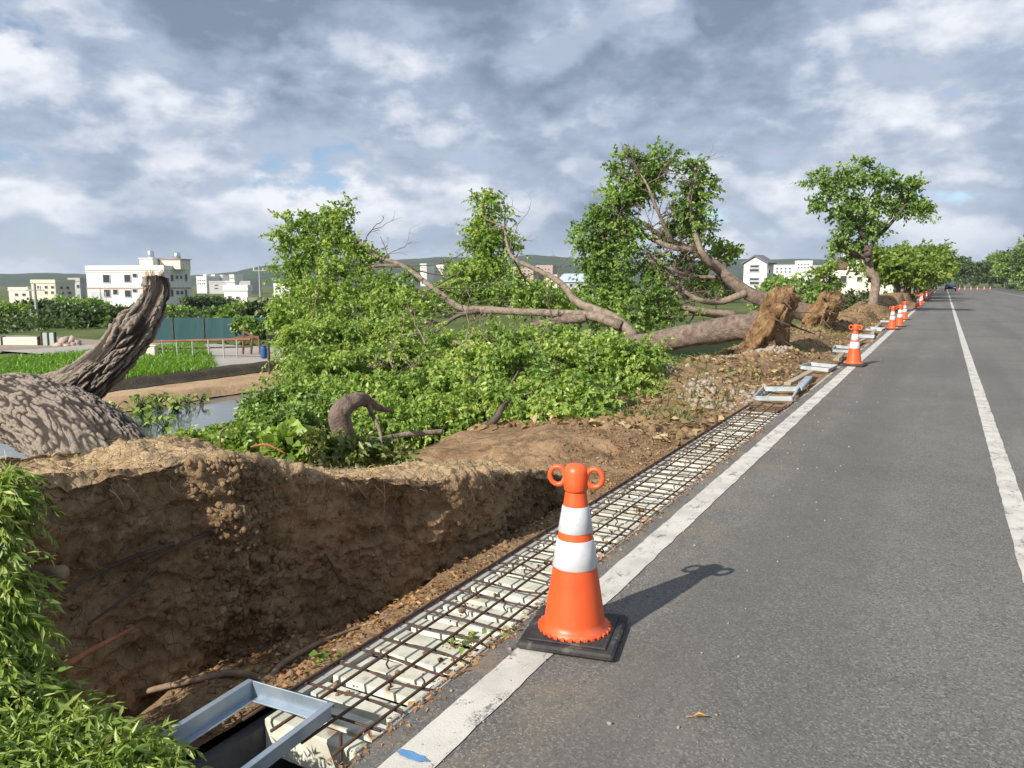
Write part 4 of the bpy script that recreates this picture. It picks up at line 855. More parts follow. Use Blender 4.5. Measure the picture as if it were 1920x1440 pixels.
# fourth fallen tree: leaning crown still held high
T3 = thing('fallen_tree', (-3.1, 24.6, 0.0), 'uprooted tree whose tall leafy crown still stands high against the sky', 'tree', 'uprooted roadside trees')
rootball(T3, (-3.15, 24.5, 0.45), 0.42, 1.05, 0.82, 8.0, tilt=0.35)
P3 = [at(1550, 598, 23.0), at(1500, 583, 23.1), at(1450, 568, 23.2), at(1400, 548, 23.4), at(1365, 520, 23.6), at(1330, 488, 23.8), at(1290, 466, 24), at(1235, 440, 24.2), at(1195, 410, 24.4)]
limb(T3, 'trunk', P3, [.34, .26, .23, .205, .175, .145, .105, .07, .035], M['bark'], 50, 18)
L3 = [([(1365, 520), (1330, 492), (1310, 460), (1300, 420), (1290, 370)], [.12, .11, .09, .06, .03]), ([(1300, 470), (1255, 462), (1205, 440), (1160, 440), (1130, 450)], [.09, .08, .065, .05, .03]), ([(1400, 548), (1350, 566), (1310, 562), (1275, 540), (1240, 515)], [.12, .10, .08, .06, .03]), ([(1380, 590), (1330, 585), (1285, 578), (1250, 580), (1210, 570), (1170, 560)], [.11, .10, .085, .07, .05, .03]), ([(1390, 602), (1340, 592), (1290, 588), (1255, 600), (1225, 590)], [.08, .075, .06, .045, .03]), ([(1260, 455), (1235, 400), (1215, 350), (1200, 325)], [.07, .05, .035, .02]), ([(1290, 560), (1262, 530), (1255, 505)], [.05, .04, .02]), ([(1345, 520), (1300, 518), (1260, 505), (1210, 470)], [.06, .05, .045, .03])]
S3 = []
for pts, r in L3:
    P = [at(px, py, 23.6 + 0.4 * math.sin(i + px)) for i, (px, py) in enumerate(pts)]; S3 += P; limb(T3, 'limb', P, r, M['bark_pale'], 24, 8)
c3 = [pxclump(*q) for q in [(1180, 312, 24.3, 40, 22, .8), (1235, 310, 24.3, 42, 24, .8), (1300, 312, 24, 18, 14, .35), (1320, 345, 24, 16, 18, .4), (1165, 350, 24.2, 38, 24, .8), (1220, 345, 24.4, 40, 26, .8), (1285, 365, 24, 34, 28, .8), (1150, 395, 24, 42, 28, .9), (1290, 410, 24.1, 38, 26, .8), (1115, 425, 24, 36, 30, .9), (1160, 440, 24, 45, 30, .9), (1105, 475, 23.8, 30, 32, .9), (1150, 490, 23.6, 42, 34, 1), (1130, 530, 23.4, 40, 32, 1), (1180, 545, 23.2, 48, 32, 1), (1115, 575, 23, 34, 24, .8), (1180, 590, 22.6, 48, 22, .8), (1225, 500, 23.8, 34, 26, .6), (1235, 550, 23.4, 40, 24, .7), (1255, 590, 23, 42, 16, .5), (1260, 440, 24.2, 32, 18, .45), (1320, 425, 24, 22, 18, .4), (1315, 540, 24.4, 36, 18, .5), (1290, 500, 24.4, 30, 22, .5)]]
crown('crown', c3, T3, M['leaf_b'], leaf=0.105, wid=0.34, per=14, sprig=0.38, dens=28, sub=7)
crown('crown', [pxclump(1355, 480, 25, 24, 28, .7)], T3, M['leaf'], leaf=0.13, wid=0.36, per=8, sprig=0.36, dens=28)
twigs_to(T3, 'twigs', S3, c3, M['bark'], 0.022)

side_twigs(T3, [P3[3:]] + [[at(px, py, 23.7) for px, py in pts] for pts, r in L3], 8, 1.1, .028, M['bark'])
# standing roadside tree
T4 = thing('roadside_tree', (-3.0, 41.5, 0.1), 'lone roadside tree still standing upright beside the cones', 'tree')
limb(T4, 'trunk', [(-3.0, 41.5, -.2), (-3.0, 41.5, .5), (-2.95, 41.5, 1.6), at(1632, 510, 37.7), at(1628, 478, 37.7)], [.28, .23, .205, .20, .17], M['bark_pale'], 40, 18)
S4 = []
for pts, r in [([(1630, 490), (1612, 478), (1590, 472), (1570, 465)], [.13, .12, .09, .05]), ([(1628, 480), (1622, 455), (1612, 430), (1600, 400), (1590, 370)], [.15, .13, .11, .08, .04]), ([(1628, 475), (1640, 450), (1665, 425), (1690, 395), (1705, 375)], [.12, .10, .085, .06, .03]), ([(1618, 445), (1640, 400), (1640, 350)], [.09, .06, .03])]:
    P = [at(px, py, 37.7 + 0.5 * math.sin(px * .3)) for px, py in pts]; S4 += P; limb(T4, 'limb', P, r, M['bark_dark'], 20, 8)
c4 = [pxclump(*q) for q in [(1535, 335, 37.7, 28, 18, .8), (1575, 340, 37.7, 34, 24), (1625, 325, 37.9, 36, 24), (1660, 345, 37.7, 22, 22, .8), (1560, 372, 37.5, 34, 24), (1605, 375, 38, 34, 24), (1650, 385, 37.8, 30, 22), (1575, 410, 37.5, 28, 22), (1615, 415, 38.2, 28, 20, .8), (1710, 360, 37.5, 28, 20), (1725, 395, 37.6, 22, 22), (1690, 385, 38, 24, 18, .8), (1570, 450, 37.6, 26, 18), (1600, 470, 38, 24, 14), (1645, 430, 37.8, 18, 12, .5)]]
crown('crown', c4, T4, M['leaf_b'], leaf=0.15, wid=0.36, per=10, sprig=0.42, dens=19, sub=7)
twigs_to(T4, 'twigs', S4, c4, M['bark_dark'], 0.03)

# rows of street trees down the road
def row_tree(x, y, h, r, label, group, mt, bark, name='street_tree', zb=0.0, leaf=0.32, dens=20, n=9, low=0.42, trunk_r=0.14):
    t = thing(name, (x, y, zb), label, 'tree', group)
    limb(t, 'trunk', [(x, y, zb - .3), (x + .05 * rng.normal(), y, zb + h * .25), (x + .15 * rng.normal(), y + .1 * rng.normal(), zb + h * .62)], [trunk_r * 1.25, trunk_r, trunk_r * .6], bark, 10, 8)
    cl = []
    for k in range(n):
        a_ = 6.28 * (k + rng.random()) / n; q = 0.62 * r * math.sqrt(0.15 + 0.85 * rng.random())
        cl.append(((x + q * math.cos(a_), y + q * math.sin(a_), zb + h * (low + .12 + (0.86 - low - .12) * rng.random())), (r * .42, r * .42, h * .15), 1.0))
        if k % 3 == 0: limb(t, 'limb', [(x, y, zb + h * .35), (x + q * .5 * math.cos(a_), y + q * .5 * math.sin(a_), zb + h * .5), (x + q * math.cos(a_), y + q * math.sin(a_), zb + h * .65)], [trunk_r * .6, trunk_r * .4, trunk_r * .2], bark, 6, 6)
    cl.append(((x, y, zb + h * .82), (r * .5, r * .5, h * .14), 1.2))
    crown('crown', cl, t, mt, leaf=leaf, wid=0.4, per=6, sprig=leaf * 2.2, dens=dens, sub=5)
    return t
ordn = 'nearest second third fourth fifth sixth seventh eighth ninth tenth eleventh twelfth thirteenth fourteenth'.split()
for i, y in enumerate((70, 78, 87, 97, 108, 121, 136, 153, 172, 193, 217)):
    x = -3.6 + float(road_shift(y)) + .3 * rng.normal()
    row_tree(x, y, 4.6 + .3 * rng.normal() + 0.016 * (y - 70), 3.5 + .006 * (y - 70), '%s tree of the leafy row on the left of the road' % ordn[i], 'street trees left of the road', M['leaf_row'] if i < 4 else M['leaf_b'] if i < 7 else M['leaf_dark'], M['bark'], leaf=.28 if i < 4 else .40, dens=40 if i < 4 else 28)
for i, y in enumerate((140, 152, 165, 180, 197, 216, 238, 262, 290, 320)):
    x = 15.8 + .5 * rng.normal()
    row_tree(x, y, 10.4 + .8 * rng.normal() + (1.6 if i < 4 else 0), 5.4, '%s tree of the dark row on the right of the road' % ordn[i], 'street trees right of the road', M['leaf_b'] if i % 2 else M['leaf_dark'], M['bark_pale'], leaf=.45, dens=34, low=.22)
for i, (x, y, h) in enumerate(((-2, 238, 7.5), (3.5, 262, 8.5), (8, 285, 8), (13, 305, 8), (18, 330, 9))):
    row_tree(x, y, h, 4.5, '%s of the dark trees closing the far bend of the road' % ['first', 'second', 'third', 'fourth', 'fifth'][i], 'trees at the far bend', M['leaf_dark'], M['bark_dark'], leaf=.6, dens=14, low=.2)
for i, (x, y) in enumerate(((14.6, 150), (14.4, 162), (14.8, 176), (14.5, 190), (14.7, 206), (14.5, 224))):
    o = thing('roadside_shrub', (x, y, 0), '%s low shrub along the right edge of the road' % ordn[i], 'shrub', 'low shrubs right of the road')
    crown('foliage', [((x, y, .5), (1.3, 1.8, .5), 1.0)], o, M['leaf_b'], leaf=.28, per=6, sprig=.5, dens=24, sub=6)

# shrubs by the pond, hedge, bushes near the houses
def bush(name, label, cat, cl, mt, group=None, **k):
    c0 = np.mean([c[0] for c in cl], axis=0); z0 = min(c[0][2] - c[1][2] for c in cl)
    t = thing(name, (c0[0], c0[1], z0), label, cat, group); crown('foliage', cl, t, mt, **k)
    st = MB()
    for c, r, w in cl:
        b0 = np.array([c0[0], c0[1], z0 - .25]) * .35 + np.array([c[0], c[1], z0 - .25]) * .65; P, rr = smooth_path([b0, (b0 + c) / 2 + rng.normal(size=3) * .08 * r[0], c], [.03 * r[0] + .004, .02 * r[0] + .003, .008 * r[0] + .001], 7); st.tube(P, rr, 5, False)
        for q in range(4):
            e_ = np.array(c) + unit(rng.normal(size=3)) * np.array(r); P, rr = smooth_path([np.array(c) - (0, 0, r[2] * .4), (np.array(c) + e_) / 2, e_], [.012 * r[0] + .002, .008 * r[0] + .0015, .001], 5); st.tube(P, rr, 4, False)
    o = st.build('stems', M['bark_pale'], t, smooth=True); o['kind'] = 'stuff'
    return t
PC = lambda L: [pxclump(*q) for q in L]
bush('shrub', 'dark glossy shrub on the bank between pond and heaped crown', 'shrub', PC([(515, 775, 8.2, 40, 26, 1.1), (550, 752, 9, 34, 22, 1), (490, 806, 7.0, 26, 14, 1), (560, 800, 7.4, 42, 24, 1.1), (600, 775, 8.2, 26, 18, .8), (520, 820, 6.8, 44, 16, 1)]), M['leaf_b'], leaf=.055, wid=.34, per=13, sprig=.15, dens=90, sub=7)
bush('shrub', 'low bright shrub at the pond edge behind the root plate', 'shrub', PC([(350, 834, 6.0, 20, 6, .5), (395, 828, 6.1, 22, 9, .7), (440, 820, 6.3, 24, 12, .9), (430, 838, 5.6, 34, 8, .7)]), M['leaf'], leaf=.05, wid=.36, per=9, sprig=.10, dens=60, sub=6)
bush('shrub', 'small light green sapling behind the middle of the root plate', 'shrub', PC([(530, 822, 5.6, 18, 14, .8), (545, 836, 5.4, 16, 9, .6)]), M['leaf'], leaf=.07, wid=.45, per=6, sprig=.1, dens=40, sub=5)
bush('shrub', 'yellowish weed patch at the right end of the root plate', 'shrub', PC([(610, 840, 5.3, 30, 10, .7), (680, 848, 5.2, 28, 9, .6), (740, 852, 5.3, 24, 8, .5)]), M['grass'], leaf=.055, wid=.26, per=7, sprig=.12, dens=44, sub=5)
# leafy bush in the left foreground
bush('foreground_bush', 'bright narrow leaved bush filling the lower left foreground', 'bush', PC([(30, 1385, 2.12, 50, 34, 1), (110, 1408, 2.08, 54, 28, 1), (190, 1430, 2.05, 44, 20, .9), (-8, 1320, 2.2, 34, 34, .8), (10, 1430, 2.0, 50, 30, 1), (110, 1450, 1.98, 66, 22, 1), (-34, 1210, 2.3, 28, 42, .5), (-20, 1140, 2.35, 20, 32, .35), (-38, 1070, 2.4, 24, 48, .5), (-38, 975, 2.5, 26, 48, .45), (-22, 915, 2.6, 16, 24, .3), (235, 1448, 2.0, 30, 16, .6), (20, 1245, 2.3, 16, 32, .2), (40, 1330, 2.2, 24, 26, .4)]), M['leaf_near'], leaf=.044, wid=.12, per=18, sprig=.16, dens=46, sub=8, droop=1.0)
bush('round_bush', 'big dark round bush before the narrow white house', 'bush', PC([(1440, 545, 60, 40, 22, 1), (1485, 535, 62, 40, 26, 1), (1510, 560, 58, 34, 18, .9), (1460, 570, 55, 50, 14, .8)]), M['leaf_b'], leaf=.30, per=6, sprig=.5, dens=34, sub=6)
bush('round_bush', 'pale yellow green rounded bush left of the cream house', 'bush', PC([(1545, 515, 80, 26, 24, 1.2), (1530, 540, 78, 26, 14, 1), (1560, 535, 80, 22, 20, 1)]), M['leaf_row'], leaf=.30, per=6, sprig=.4, dens=44, sub=6)
hd = []
for k in range(16):
    q = at(1505 + k * 13, 560 - (k > 10) * 3, 62); hd.append(((q[0], q[1], .0), (1.0, 1.0, .75), 1.0))
bush('hedge', 'long dark clipped hedge in front of the cream house', 'hedge', hd, M['leaf_dark'], leaf=.22, per=6, sprig=.35, dens=26, sub=5)

# trees over the fields
far_trees = [(22, 596, 62, 2.6, 'dark bushy tree at the far left behind the low wall'), (75, 585, 70, 2.6, 'tree behind the utility pole on the left'), (118, 602, 58, 2.4, 'tree left of the broken limb above the green door'), (150, 572, 82, 3.4, 'tall dark tree touching the left corner of the white building'), (178, 622, 50, 1.7, 'low dark tree under the white building, leftmost'), (225, 618, 54, 1.9, 'low dark tree just left of the broken limb'), (330, 598, 72, 1.8, 'small tree below the shaded side of the white building'), (372, 572, 100, 2.6, 'dark tree right of the white building'), (405, 566, 105, 2.6, 'dark tree left of the small white house'), (455, 600, 52, 1.6, 'low green tree above the teal net'), (520, 600, 46, 2.0, 'dark tree right of the olive sheet wall'),
   (745, 545, 110, 3.0, 'distant tree behind the fallen crown, left of the white far block'), (830, 540, 120, 3.2, 'distant tree below the white far block'), (880, 545, 100, 3, 'distant tree behind the slender upright branch'), (975, 548, 105, 3, 'distant tree before the pinkish far block'), (1055, 552, 95, 2.6, 'distant tree before the blue roofed shed'), (1340, 548, 90, 3, 'distant tree behind the leaning trunk'), (1700, 535, 120, 3, 'tree close behind the cream house'), (600, 560, 120, 3.4, 'distant tree hidden behind the left of the fallen crown')]
for i, (px, py, D, r, lab) in enumerate(far_trees):
    c = at(px, py, D); zg = float(field_z(np.array([[c[0]]]), np.array([[c[1]]]))[0, 0]); h = max(at(px, (568, 562, 575, 552, 583, 586, 582, 553, 552, 592, 570, 528, 522, 530, 532, 540, 515, 515, 520)[i], D)[2] - zg, 1.0)
    row_tree(c[0], c[1], max(h * .82, .9), r * 1.1, lab, 'trees over the fields', M['leaf_dark'] if i % 3 else M['leaf_b'], M['bark_dark'], 'field_tree', zg, leaf=.26, dens=30, n=7, low=.12)
x = -30 - 60 * rng.random(500); y = 0 + 75 * rng.random(500); sc_ = fbm(np.stack([x, y, 0 * x], 1), .06, 2) > .48; x, y = x[sc_], y[sc_]
zg = field_z(x[:, None], y[:, None])[:, 0]
V, Fc, a = foliage([((x[i], y[i], zg[i] + .25), (1.1, 1.1, .3), 1.0) for i in range(len(x))], leaf=.26, per=6, sprig=.4, dens=16, sub=2)
o = obj('field_scrub', V, Fc, M['leaf_dark'], attr=a); tag(o, 'low dark green scrub covering the fields below the buildings', 'scrub', kind='stuff')

# rice, pond plants
cx = np.arange(-21.5, -14.75, .17); cyy = np.arange(-2, 17.2, .16); CX, CY = np.meshgrid(cx, cyy); CX = CX.ravel() + .03 * rng.normal(size=CX.size); CY = CY.ravel() + .03 * rng.normal(size=CY.size)
kk = CY < 12.1 + .75 * (-14.5 - CX); CX, CY = CX[kk], CY[kk]; nb = 13; bx = np.repeat(CX, nb) + .035 * rng.normal(size=CX.size * nb); by = np.repeat(CY, nb) + .035 * rng.normal(size=CX.size * nb)
V, Fc, a = grass_blades(np.stack([bx, by, np.full(len(bx), -.52)], 1), .165, .010, .16); o = obj('rice_field', V, Fc, M['rice'], attr=a); tag(o, 'bright green young rice planted in rows', 'rice', kind='stuff')
def pond_plant(px, py, nl, sz, label):
    c = gnd(px, py, -.83); t = thing('water_plant', c, label, 'water plant', 'broad leaved plants in the pond'); st = MB(); pos = []; dd = []
    for k in range(nl):
        a_ = 6.28 * rng.random(); e_ = c + np.array([math.cos(a_) * sz * .8 * rng.random(), math.sin(a_) * sz * .8 * rng.random(), sz * (.25 + .75 * rng.random())]); P, rr = smooth_path([c + rng.normal(size=3) * (.05, .05, 0), (c + e_) / 2 + (0, 0, .05), e_], [.008, .007, .005], 6); st.tube(P, rr, 5, False)
        pos.append(e_); dd.append([math.cos(a_), math.sin(a_), -.5])
    st.build('stalks', M['leaf_b'], t, smooth=True); pos = np.array(pos); dd = np.array(dd); n = len(pos)
    V, Fc = leaf_mesh(pos - .3 * sz * .3 * unit(dd), dd, rng.normal(size=(n, 3)) * .4 + (0, 0, 1.0), sz * (.24 + .26 * rng.random(n)), sz * (.10 + .07 * rng.random(n)), .2)
    obj('leaves', V, Fc, M['leaf'], t, attr=np.repeat(.3 + .7 * rng.random(n), 4))
for px, py, nl, sz, lab in ((185, 775, 12, .24, 'pond plant clump nearest the fallen trunk'), (215, 778, 10, .24, 'pond plant second from the trunk'), (262, 778, 16, .36, 'taller pond plant clump left of centre'), (272, 800, 14, .38, 'bright large leaved pond plant nearest the root plate'), (298, 768, 14, .32, 'pond plant clump by the far shore, left of two'), (330, 775, 16, .34, 'pond plant clump by the far shore, right of two'), (352, 764, 7, .25, 'small pond sprout right of the clumps'), (375, 758, 6, .25, 'small pond sprout nearest the shrubs'), (240, 800, 5, .2, 'tiny pond sprout in open water'), (310, 812, 8, .35, 'pond plant at the near water edge')):
    pond_plant(px, py, int(nl * 1.8), sz, lab)

# ================================================================== BUILDINGS AND SMALL STRUCTURES
class Face:
    def __init__(s, c, a): s.c = np.array(c, float); s.n = np.array([math.sin(a), -math.cos(a), 0]); s.w = np.array([math.cos(a), math.sin(a), 0]); s.a = a
    def hit(s, px, py):
        d = ray(px, py); o0 = np.array([0, 0, HC]); t_ = ((s.c - o0) @ s.n) / (d @ s.n); p = o0 + d * t_; return float((p - s.c) @ s.w), float(p[2])
def windows(parent, f, rects, mt_f=None):
    for (x0, x1, y0, y1) in rects:
        u0, z1 = f.hit(x0, y0); u1, _ = f.hit(x1, y0); _, z0 = f.hit((x0 + x1) / 2, y1); w, h = abs(u1 - u0), abs(z1 - z0); cu, cz = (u0 + u1) / 2, (z0 + z1) / 2
        c = f.c + f.w * cu; c[2] = cz; t_ = max(0.06, w * .07)
        bm = MB()
        for du, dz, sw, sh in ((-w / 2, 0, t_, h), (w / 2, 0, t_, h), (0, h / 2, w + t_, t_), (0, -h / 2, w + t_ * 1.6, t_)): bm.box(c + f.w * du + f.n * .05 + np.array([0, 0, dz]), (sw, .12, sh), f.a)
        wn = bm.build('window', mt_f or M['frame'], parent)
        bm = MB(); bm.box(c + f.n * .03 - f.w * w * .25, (w * .48, .06, h), f.a); bm.build('pane', M['glass'], wn)
        bm = MB(); bm.box(c + f.n * .025 + f.w * w * .25, (w * .48, .05, h), f.a); bm.build('pane', M['glass'], wn)
def block(name, label, px_corner, D, a, x_left, ytop, ybase, depth, wall, fw_=(), sw_=(), x_side=None, roof='flat', group=None, band=(), roofm=None, roofh=2.0, over=.35, cat='building'):
    c = at(px_corner, ybase, D); zb = c[2] - 2.0; f = Face((c[0], c[1], 0), a); u0, ztop = f.hit(x_left, ytop); w = abs(u0)
    _, ztop = f.hit(px_corner, ytop)
    sd_ = Face((c[0], c[1], 0), a + math.pi / 2)
    if x_side is not None: depth = abs(sd_.hit(x_side, ytop)[0])
    mid = f.c - f.w * w / 2 - f.n * depth / 2
    t = thing(name, (mid[0], mid[1], zb), label, cat, group)
    bm = MB(); bm.box((mid[0], mid[1], (zb + ztop) / 2), (w, depth, ztop - zb), a); bm.build('wall', wall, t)
    def L(u, v, z): p = mid + f.w * u - f.n * v; return (p[0], p[1], z)
    if roof == 'flat':
        bm = MB(); bm.box((mid[0], mid[1], ztop + .09), (w + .3, depth + .3, .18), a); rf = bm.build('roof', wall, t)
        bm = MB()
        for du, dv, sw, sd2 in ((-w / 2, 0, .2, depth - .2), (w / 2, 0, .2, depth - .2), (0, -depth / 2, w + .2, .2), (0, depth / 2, w + .2, .2)): bm.box(L(du, dv, ztop + .18 + .35), (sw, sd2, .7), a)
        bm.build('parapet', wall, rf)
    elif roof in ('gable', 'hip'):
        bm = MB(); W2, D2 = w / 2 + over, depth / 2 + over
        ridge = [L(-w / 2 - over, 0, ztop + roofh), L(w / 2 + over, 0, ztop + roofh)] if roof == 'gable' else [L(-w * .2, 0, ztop + roofh), L(w * .2, 0, ztop + roofh)]
        Vv = [L(-W2, -D2, ztop), L(W2, -D2, ztop), L(W2, D2, ztop), L(-W2, D2, ztop)] + ridge
        Vv += [(p[0], p[1], p[2] - .22) for p in Vv[:4]]
        bm.add(Vv, [(0, 1, 5, 4), (2, 3, 4, 5), (1, 2, 5), (3, 0, 4), (0, 6, 7, 1), (1, 7, 8, 2), (2, 8, 9, 3), (3, 9, 6, 0), (6, 9, 8, 7)]); bm.build('roof', roofm or M['roof_grey'], t)
    elif roof == 'crossgable':        # gable faces the camera
        bm = MB(); W2, D2 = w / 2 + over, depth / 2 + over
        Vv = [L(-W2, -D2, ztop - .2), L(W2, -D2, ztop - .2), L(W2, D2, ztop - .2), L(-W2, D2, ztop - .2), L(0, -D2, ztop + roofh), L(0, D2, ztop + roofh)]
        top = [(p[0], p[1], p[2] + .25) for p in Vv]
        bm.add(Vv + top, [(6, 10, 11, 9), (7, 8, 11, 10), (0, 3, 5, 4), (1, 4, 5, 2), (0, 4, 10, 6), (4, 1, 7, 10), (2, 5, 11, 8), (5, 3, 9, 11), (0, 6, 9, 3), (1, 2, 8, 7)]); bm.build('roof', roofm or M['roof_grey'], t)
        g_ = MB(); g_.add([L(-w / 2, -depth / 2, ztop), L(w / 2, -depth / 2, ztop), L(0, -depth / 2, ztop + roofh - .05), L(-w / 2, depth / 2, ztop), L(w / 2, depth / 2, ztop), L(0, depth / 2, ztop + roofh - .05)], [(0, 1, 2), (3, 5, 4), (0, 2, 5, 3), (1, 4, 5, 2)]); g_.build('gable_wall', wall, t)
    windows(t, f, fw_); windows(t, sd_, sw_)
    for yb, mt_b in band:
        _, z = f.hit(px_corner, yb); bm = MB(); bm.box((mid[0], mid[1], z), (w + .16, depth + .16, .28), a); bm.build('band', mt_b, t)
    return t, f, sd_, mid, w, depth, ztop
A20 = R(20)
t, f, sd_, mid, w, dp, zt = block('white_building', 'large white three storey block behind the broken limb', 311, 150, A20, 161, 506, 576, 8, M['white_wall'],
   [(193, 206, 515, 530), (233, 245, 515, 529), (249, 257, 513, 520), (265, 272, 531, 537), (283, 296, 515, 529), (195, 207, 543, 557), (212, 221, 543, 552), (234, 246, 544, 557), (249, 257, 542, 548), (283, 296, 544, 557)], [(319, 324, 515, 527), (329, 333, 517, 523), (337, 341, 517, 523), (346, 350, 514, 527), (319, 324, 543, 556), (330, 335, 545, 552), (338, 343, 545, 552), (346, 350, 543, 557)], x_side=356, band=((509, M['white_wall']), (540.5, M['band'])))
def roof_box(parent, f, u0, u1, v, d, z0, z1, mt, nm):
    c = f.c + f.w * (u0 + u1) / 2 - f.n * v; bm = MB(); bm.box((c[0], c[1], (z0 + z1) / 2), (abs(u1 - u0), d, z1 - z0), f.a); return bm.build(nm, mt, parent), c
u0, z1 = f.hit(255, 485); u1, _ = f.hit(280, 485); h1, _c = roof_box(t, f, u0, u1, 3.0, 4, zt + .18, z1, M['white_wall'], 'stair_house'); bm = MB(); bm.box((_c[0], _c[1], z1 + .1), (abs(u1 - u0) + .3, 4.3, .2), f.a); bm.build('stair_roof', M['white_wall'], h1)
u0, z1 = f.hit(283, 486); u1, _ = f.hit(322, 486); h2, _c = roof_box(t, f, u0, u1, 4.5, 3.5, zt + .18, z1, M['cream_wall'], 'roof_shed'); bm = MB(); bm.box((_c[0], _c[1], z1 + .08), (abs(u1 - u0) + .4, 3.9, .16), f.a); bm.build('shed_roof', M['wood_post'], h2)
for px, yt, v in ((264, 467, 3), (306, 471, 4.5)):
    u, z1 = f.hit(px, yt); _, z0 = f.hit(px, 484); c = f.c + f.w * u - f.n * v; bm = MB(); bm.lathe((c[0], c[1], z0), [(.55, 0), (.62, .1), (.62, (z1 - z0) * .75), (.35, (z1 - z0) * .95), (.1, z1 - z0)], 14); tk = bm.build('water_tank', M['steel'], t, smooth=True)
    bm = MB(); [bm.tube(np.array([(c[0] + .5 * math.cos(q), c[1] + .5 * math.sin(q), z0 - .6), (c[0] + .5 * math.cos(q), c[1] + .5 * math.sin(q), z0 + .05)]), .05, 5) for q in (0.5, 2.1, 3.6, 5.2)]; bm.build('tank_stand', M['steel'], tk)
bm = MB(); u, z = f.hit(186, 560); c = f.c + f.w * u + f.n * .03; bm.box((c[0], c[1], zt * 0 + f.hit(186, 560)[1]), (3.2, .06, 2.6), f.a); bm.build('shutter_door', M['frame'], t)
block('cream_house', 'pale yellow house left of the white block, beside the pole', 106, 190, A20, 58, 531, 566, 9, M['yellow_wall'], [(70, 76, 536, 541), (84, 89, 536, 541), (96, 101, 536, 541), (84, 89, 546, 551), (96, 101, 546, 551)], [(112, 117, 537, 542), (124, 129, 537, 542), (114, 119, 547, 552), (127, 133, 547, 552)], x_side=140)
block('low_house', 'low cream house at the far left', 56, 200, A20, 16, 545, 566, 9, M['cream_wall'], [(28, 34, 550, 555), (42, 48, 550, 555)], x_side=62)
block('grey_house', 'grey brown house half hidden left of the white block', 152, 215, A20, 128, 527, 560, 9, M['grey_wall'], [(134, 139, 534, 540), (144, 149, 534, 540)], x_side=160)
block('white_house', 'small white house with roof hut right of the white block', 466, 120, A20, 420, 545, 590, 7, M['white_wall'], [(428, 434, 555, 562), (443, 449, 556, 561), (438, 442, 563, 568), (450, 458, 574, 582)], x_side=472)
b0 = at(437, 545, 122); bm = MB(); bm.box((b0[0], b0[1], b0[2] + .5), (1.4, 1.4, 1.8), A20); bm.box((b0[0], b0[1], b0[2] + 1.45), (1.7, 1.7, .14), A20); o = bm.build('roof_hut', M['white_wall'], None, (b0[0], b0[1], b0[2] - .4)); o.parent = bpy.data.objects['white_house']; o.matrix_parent_inverse = bpy.data.objects['white_house'].matrix_basis.inverted()
far_b = [('far_block', 'pale far block just right of the white block', 388, 420, 368, 521, 545, 'white_wall'), ('far_block', 'slim far tower right of the white block, leftmost of the skyline', 388, 520, 381, 517, 540, 'white_wall'), ('far_block', 'far white tower, second in the left skyline', 404, 520, 396, 517, 540, 'white_wall'), ('far_block', 'far white tower, third in the left skyline', 418, 525, 411, 518, 540, 'white_wall'), ('far_block', 'far white tower, fourth in the left skyline', 440, 520, 430, 517, 540, 'white_wall'), ('far_block', 'long grey far block behind the small white house', 470, 400, 392, 530, 552, 'grey_wall'), ('far_block', 'white far house at the left edge of the fallen crown', 545, 260, 513, 536, 556, 'white_wall'),
   ('far_block', 'white far block behind the bare left limb', 800, 450, 788, 497, 530, 'white_wall'), ('far_block', 'cream far block right of the bare left limb', 832, 460, 815, 499, 530, 'cream_wall'), ('far_block', 'pink brick far block beside the upright branch', 1000, 420, 962, 503, 535, 'pink_wall'), ('far_block', 'taller pinkish far block, right of the brick one', 1036, 430, 1005, 500, 535, 'pink_wall'), ('far_block', 'small cream far house below the pink blocks', 1044, 250, 1024, 520, 545, 'cream_wall'),
   ('far_block', 'wide white far factory between white house and cream house', 1490, 500, 1450, 499, 530, 'white_wall'), ('far_block', 'far white block with tower, right of the factory', 1522, 520, 1492, 491, 525, 'white_wall'), ('far_block', 'grey far shed nearest the pale bush', 1558, 480, 1524, 500, 525, 'grey_wall')]
for nm, lab, xc, D, xl, yt, yb, wl in far_b:
    sp_w = (xc - xl) / 5.0; wins = [(xl + sp_w * (k + .65), xl + sp_w * (k + 1.1), yt + 3.5 + q * 6, yt + 6.2 + q * 6) for k in range(4) for q in range(2)]
    block(nm, lab, xc, D, R(12) if xc > 600 else A20, xl, yt, yb, 12, M[wl], wins, group='distant town buildings')
block('metal_shed', 'long shed with pale blue metal roof behind the fallen trunk', 1096, 160, R(5), 1046, 527, 548, 9, M['grey_wall'], [(1052, 1058, 532, 538), (1068, 1074, 532, 538)], roof='gable', roofm=M['blue_roof'], roofh=1.6)
block('narrow_house', 'narrow white house with grey roof behind the second root plate', 1436, 130, R(-16), 1395, 493, 555, 8, M['white_wall'], [(1407, 1424, 497, 502), (1406, 1424, 504, 510), (1406, 1424, 521, 526), (1406, 1424, 528, 534)], [(1440, 1443, 505, 512), (1440, 1443, 524, 531)], x_side=1451, roof='crossgable', roofh=1.15)
t, f, sd_, mid, w, dp, zt = block('cream_house', 'cream two storey house with sloping roof behind the standing tree', 1674, 112, R(2), 1562, 500, 562, 9, M['cream_wall'], [(1576, 1588, 517, 531), (1607, 1617, 519, 528), (1642, 1650, 515, 528)], roof='gable', roofm=M['roof_brown'], roofh=1.4)
u0, z1 = f.hit(1590, 482); u1, _ = f.hit(1655, 482); wing, _c = roof_box(t, f, u0, u1, 3.2, 7.2, zt - .5, z1, M['cream_wall'], 'upper_storey')
bm = MB(); Lq = lambda u, v, z: tuple((f.c + f.w * u - f.n * v)[:2]) + (z,)
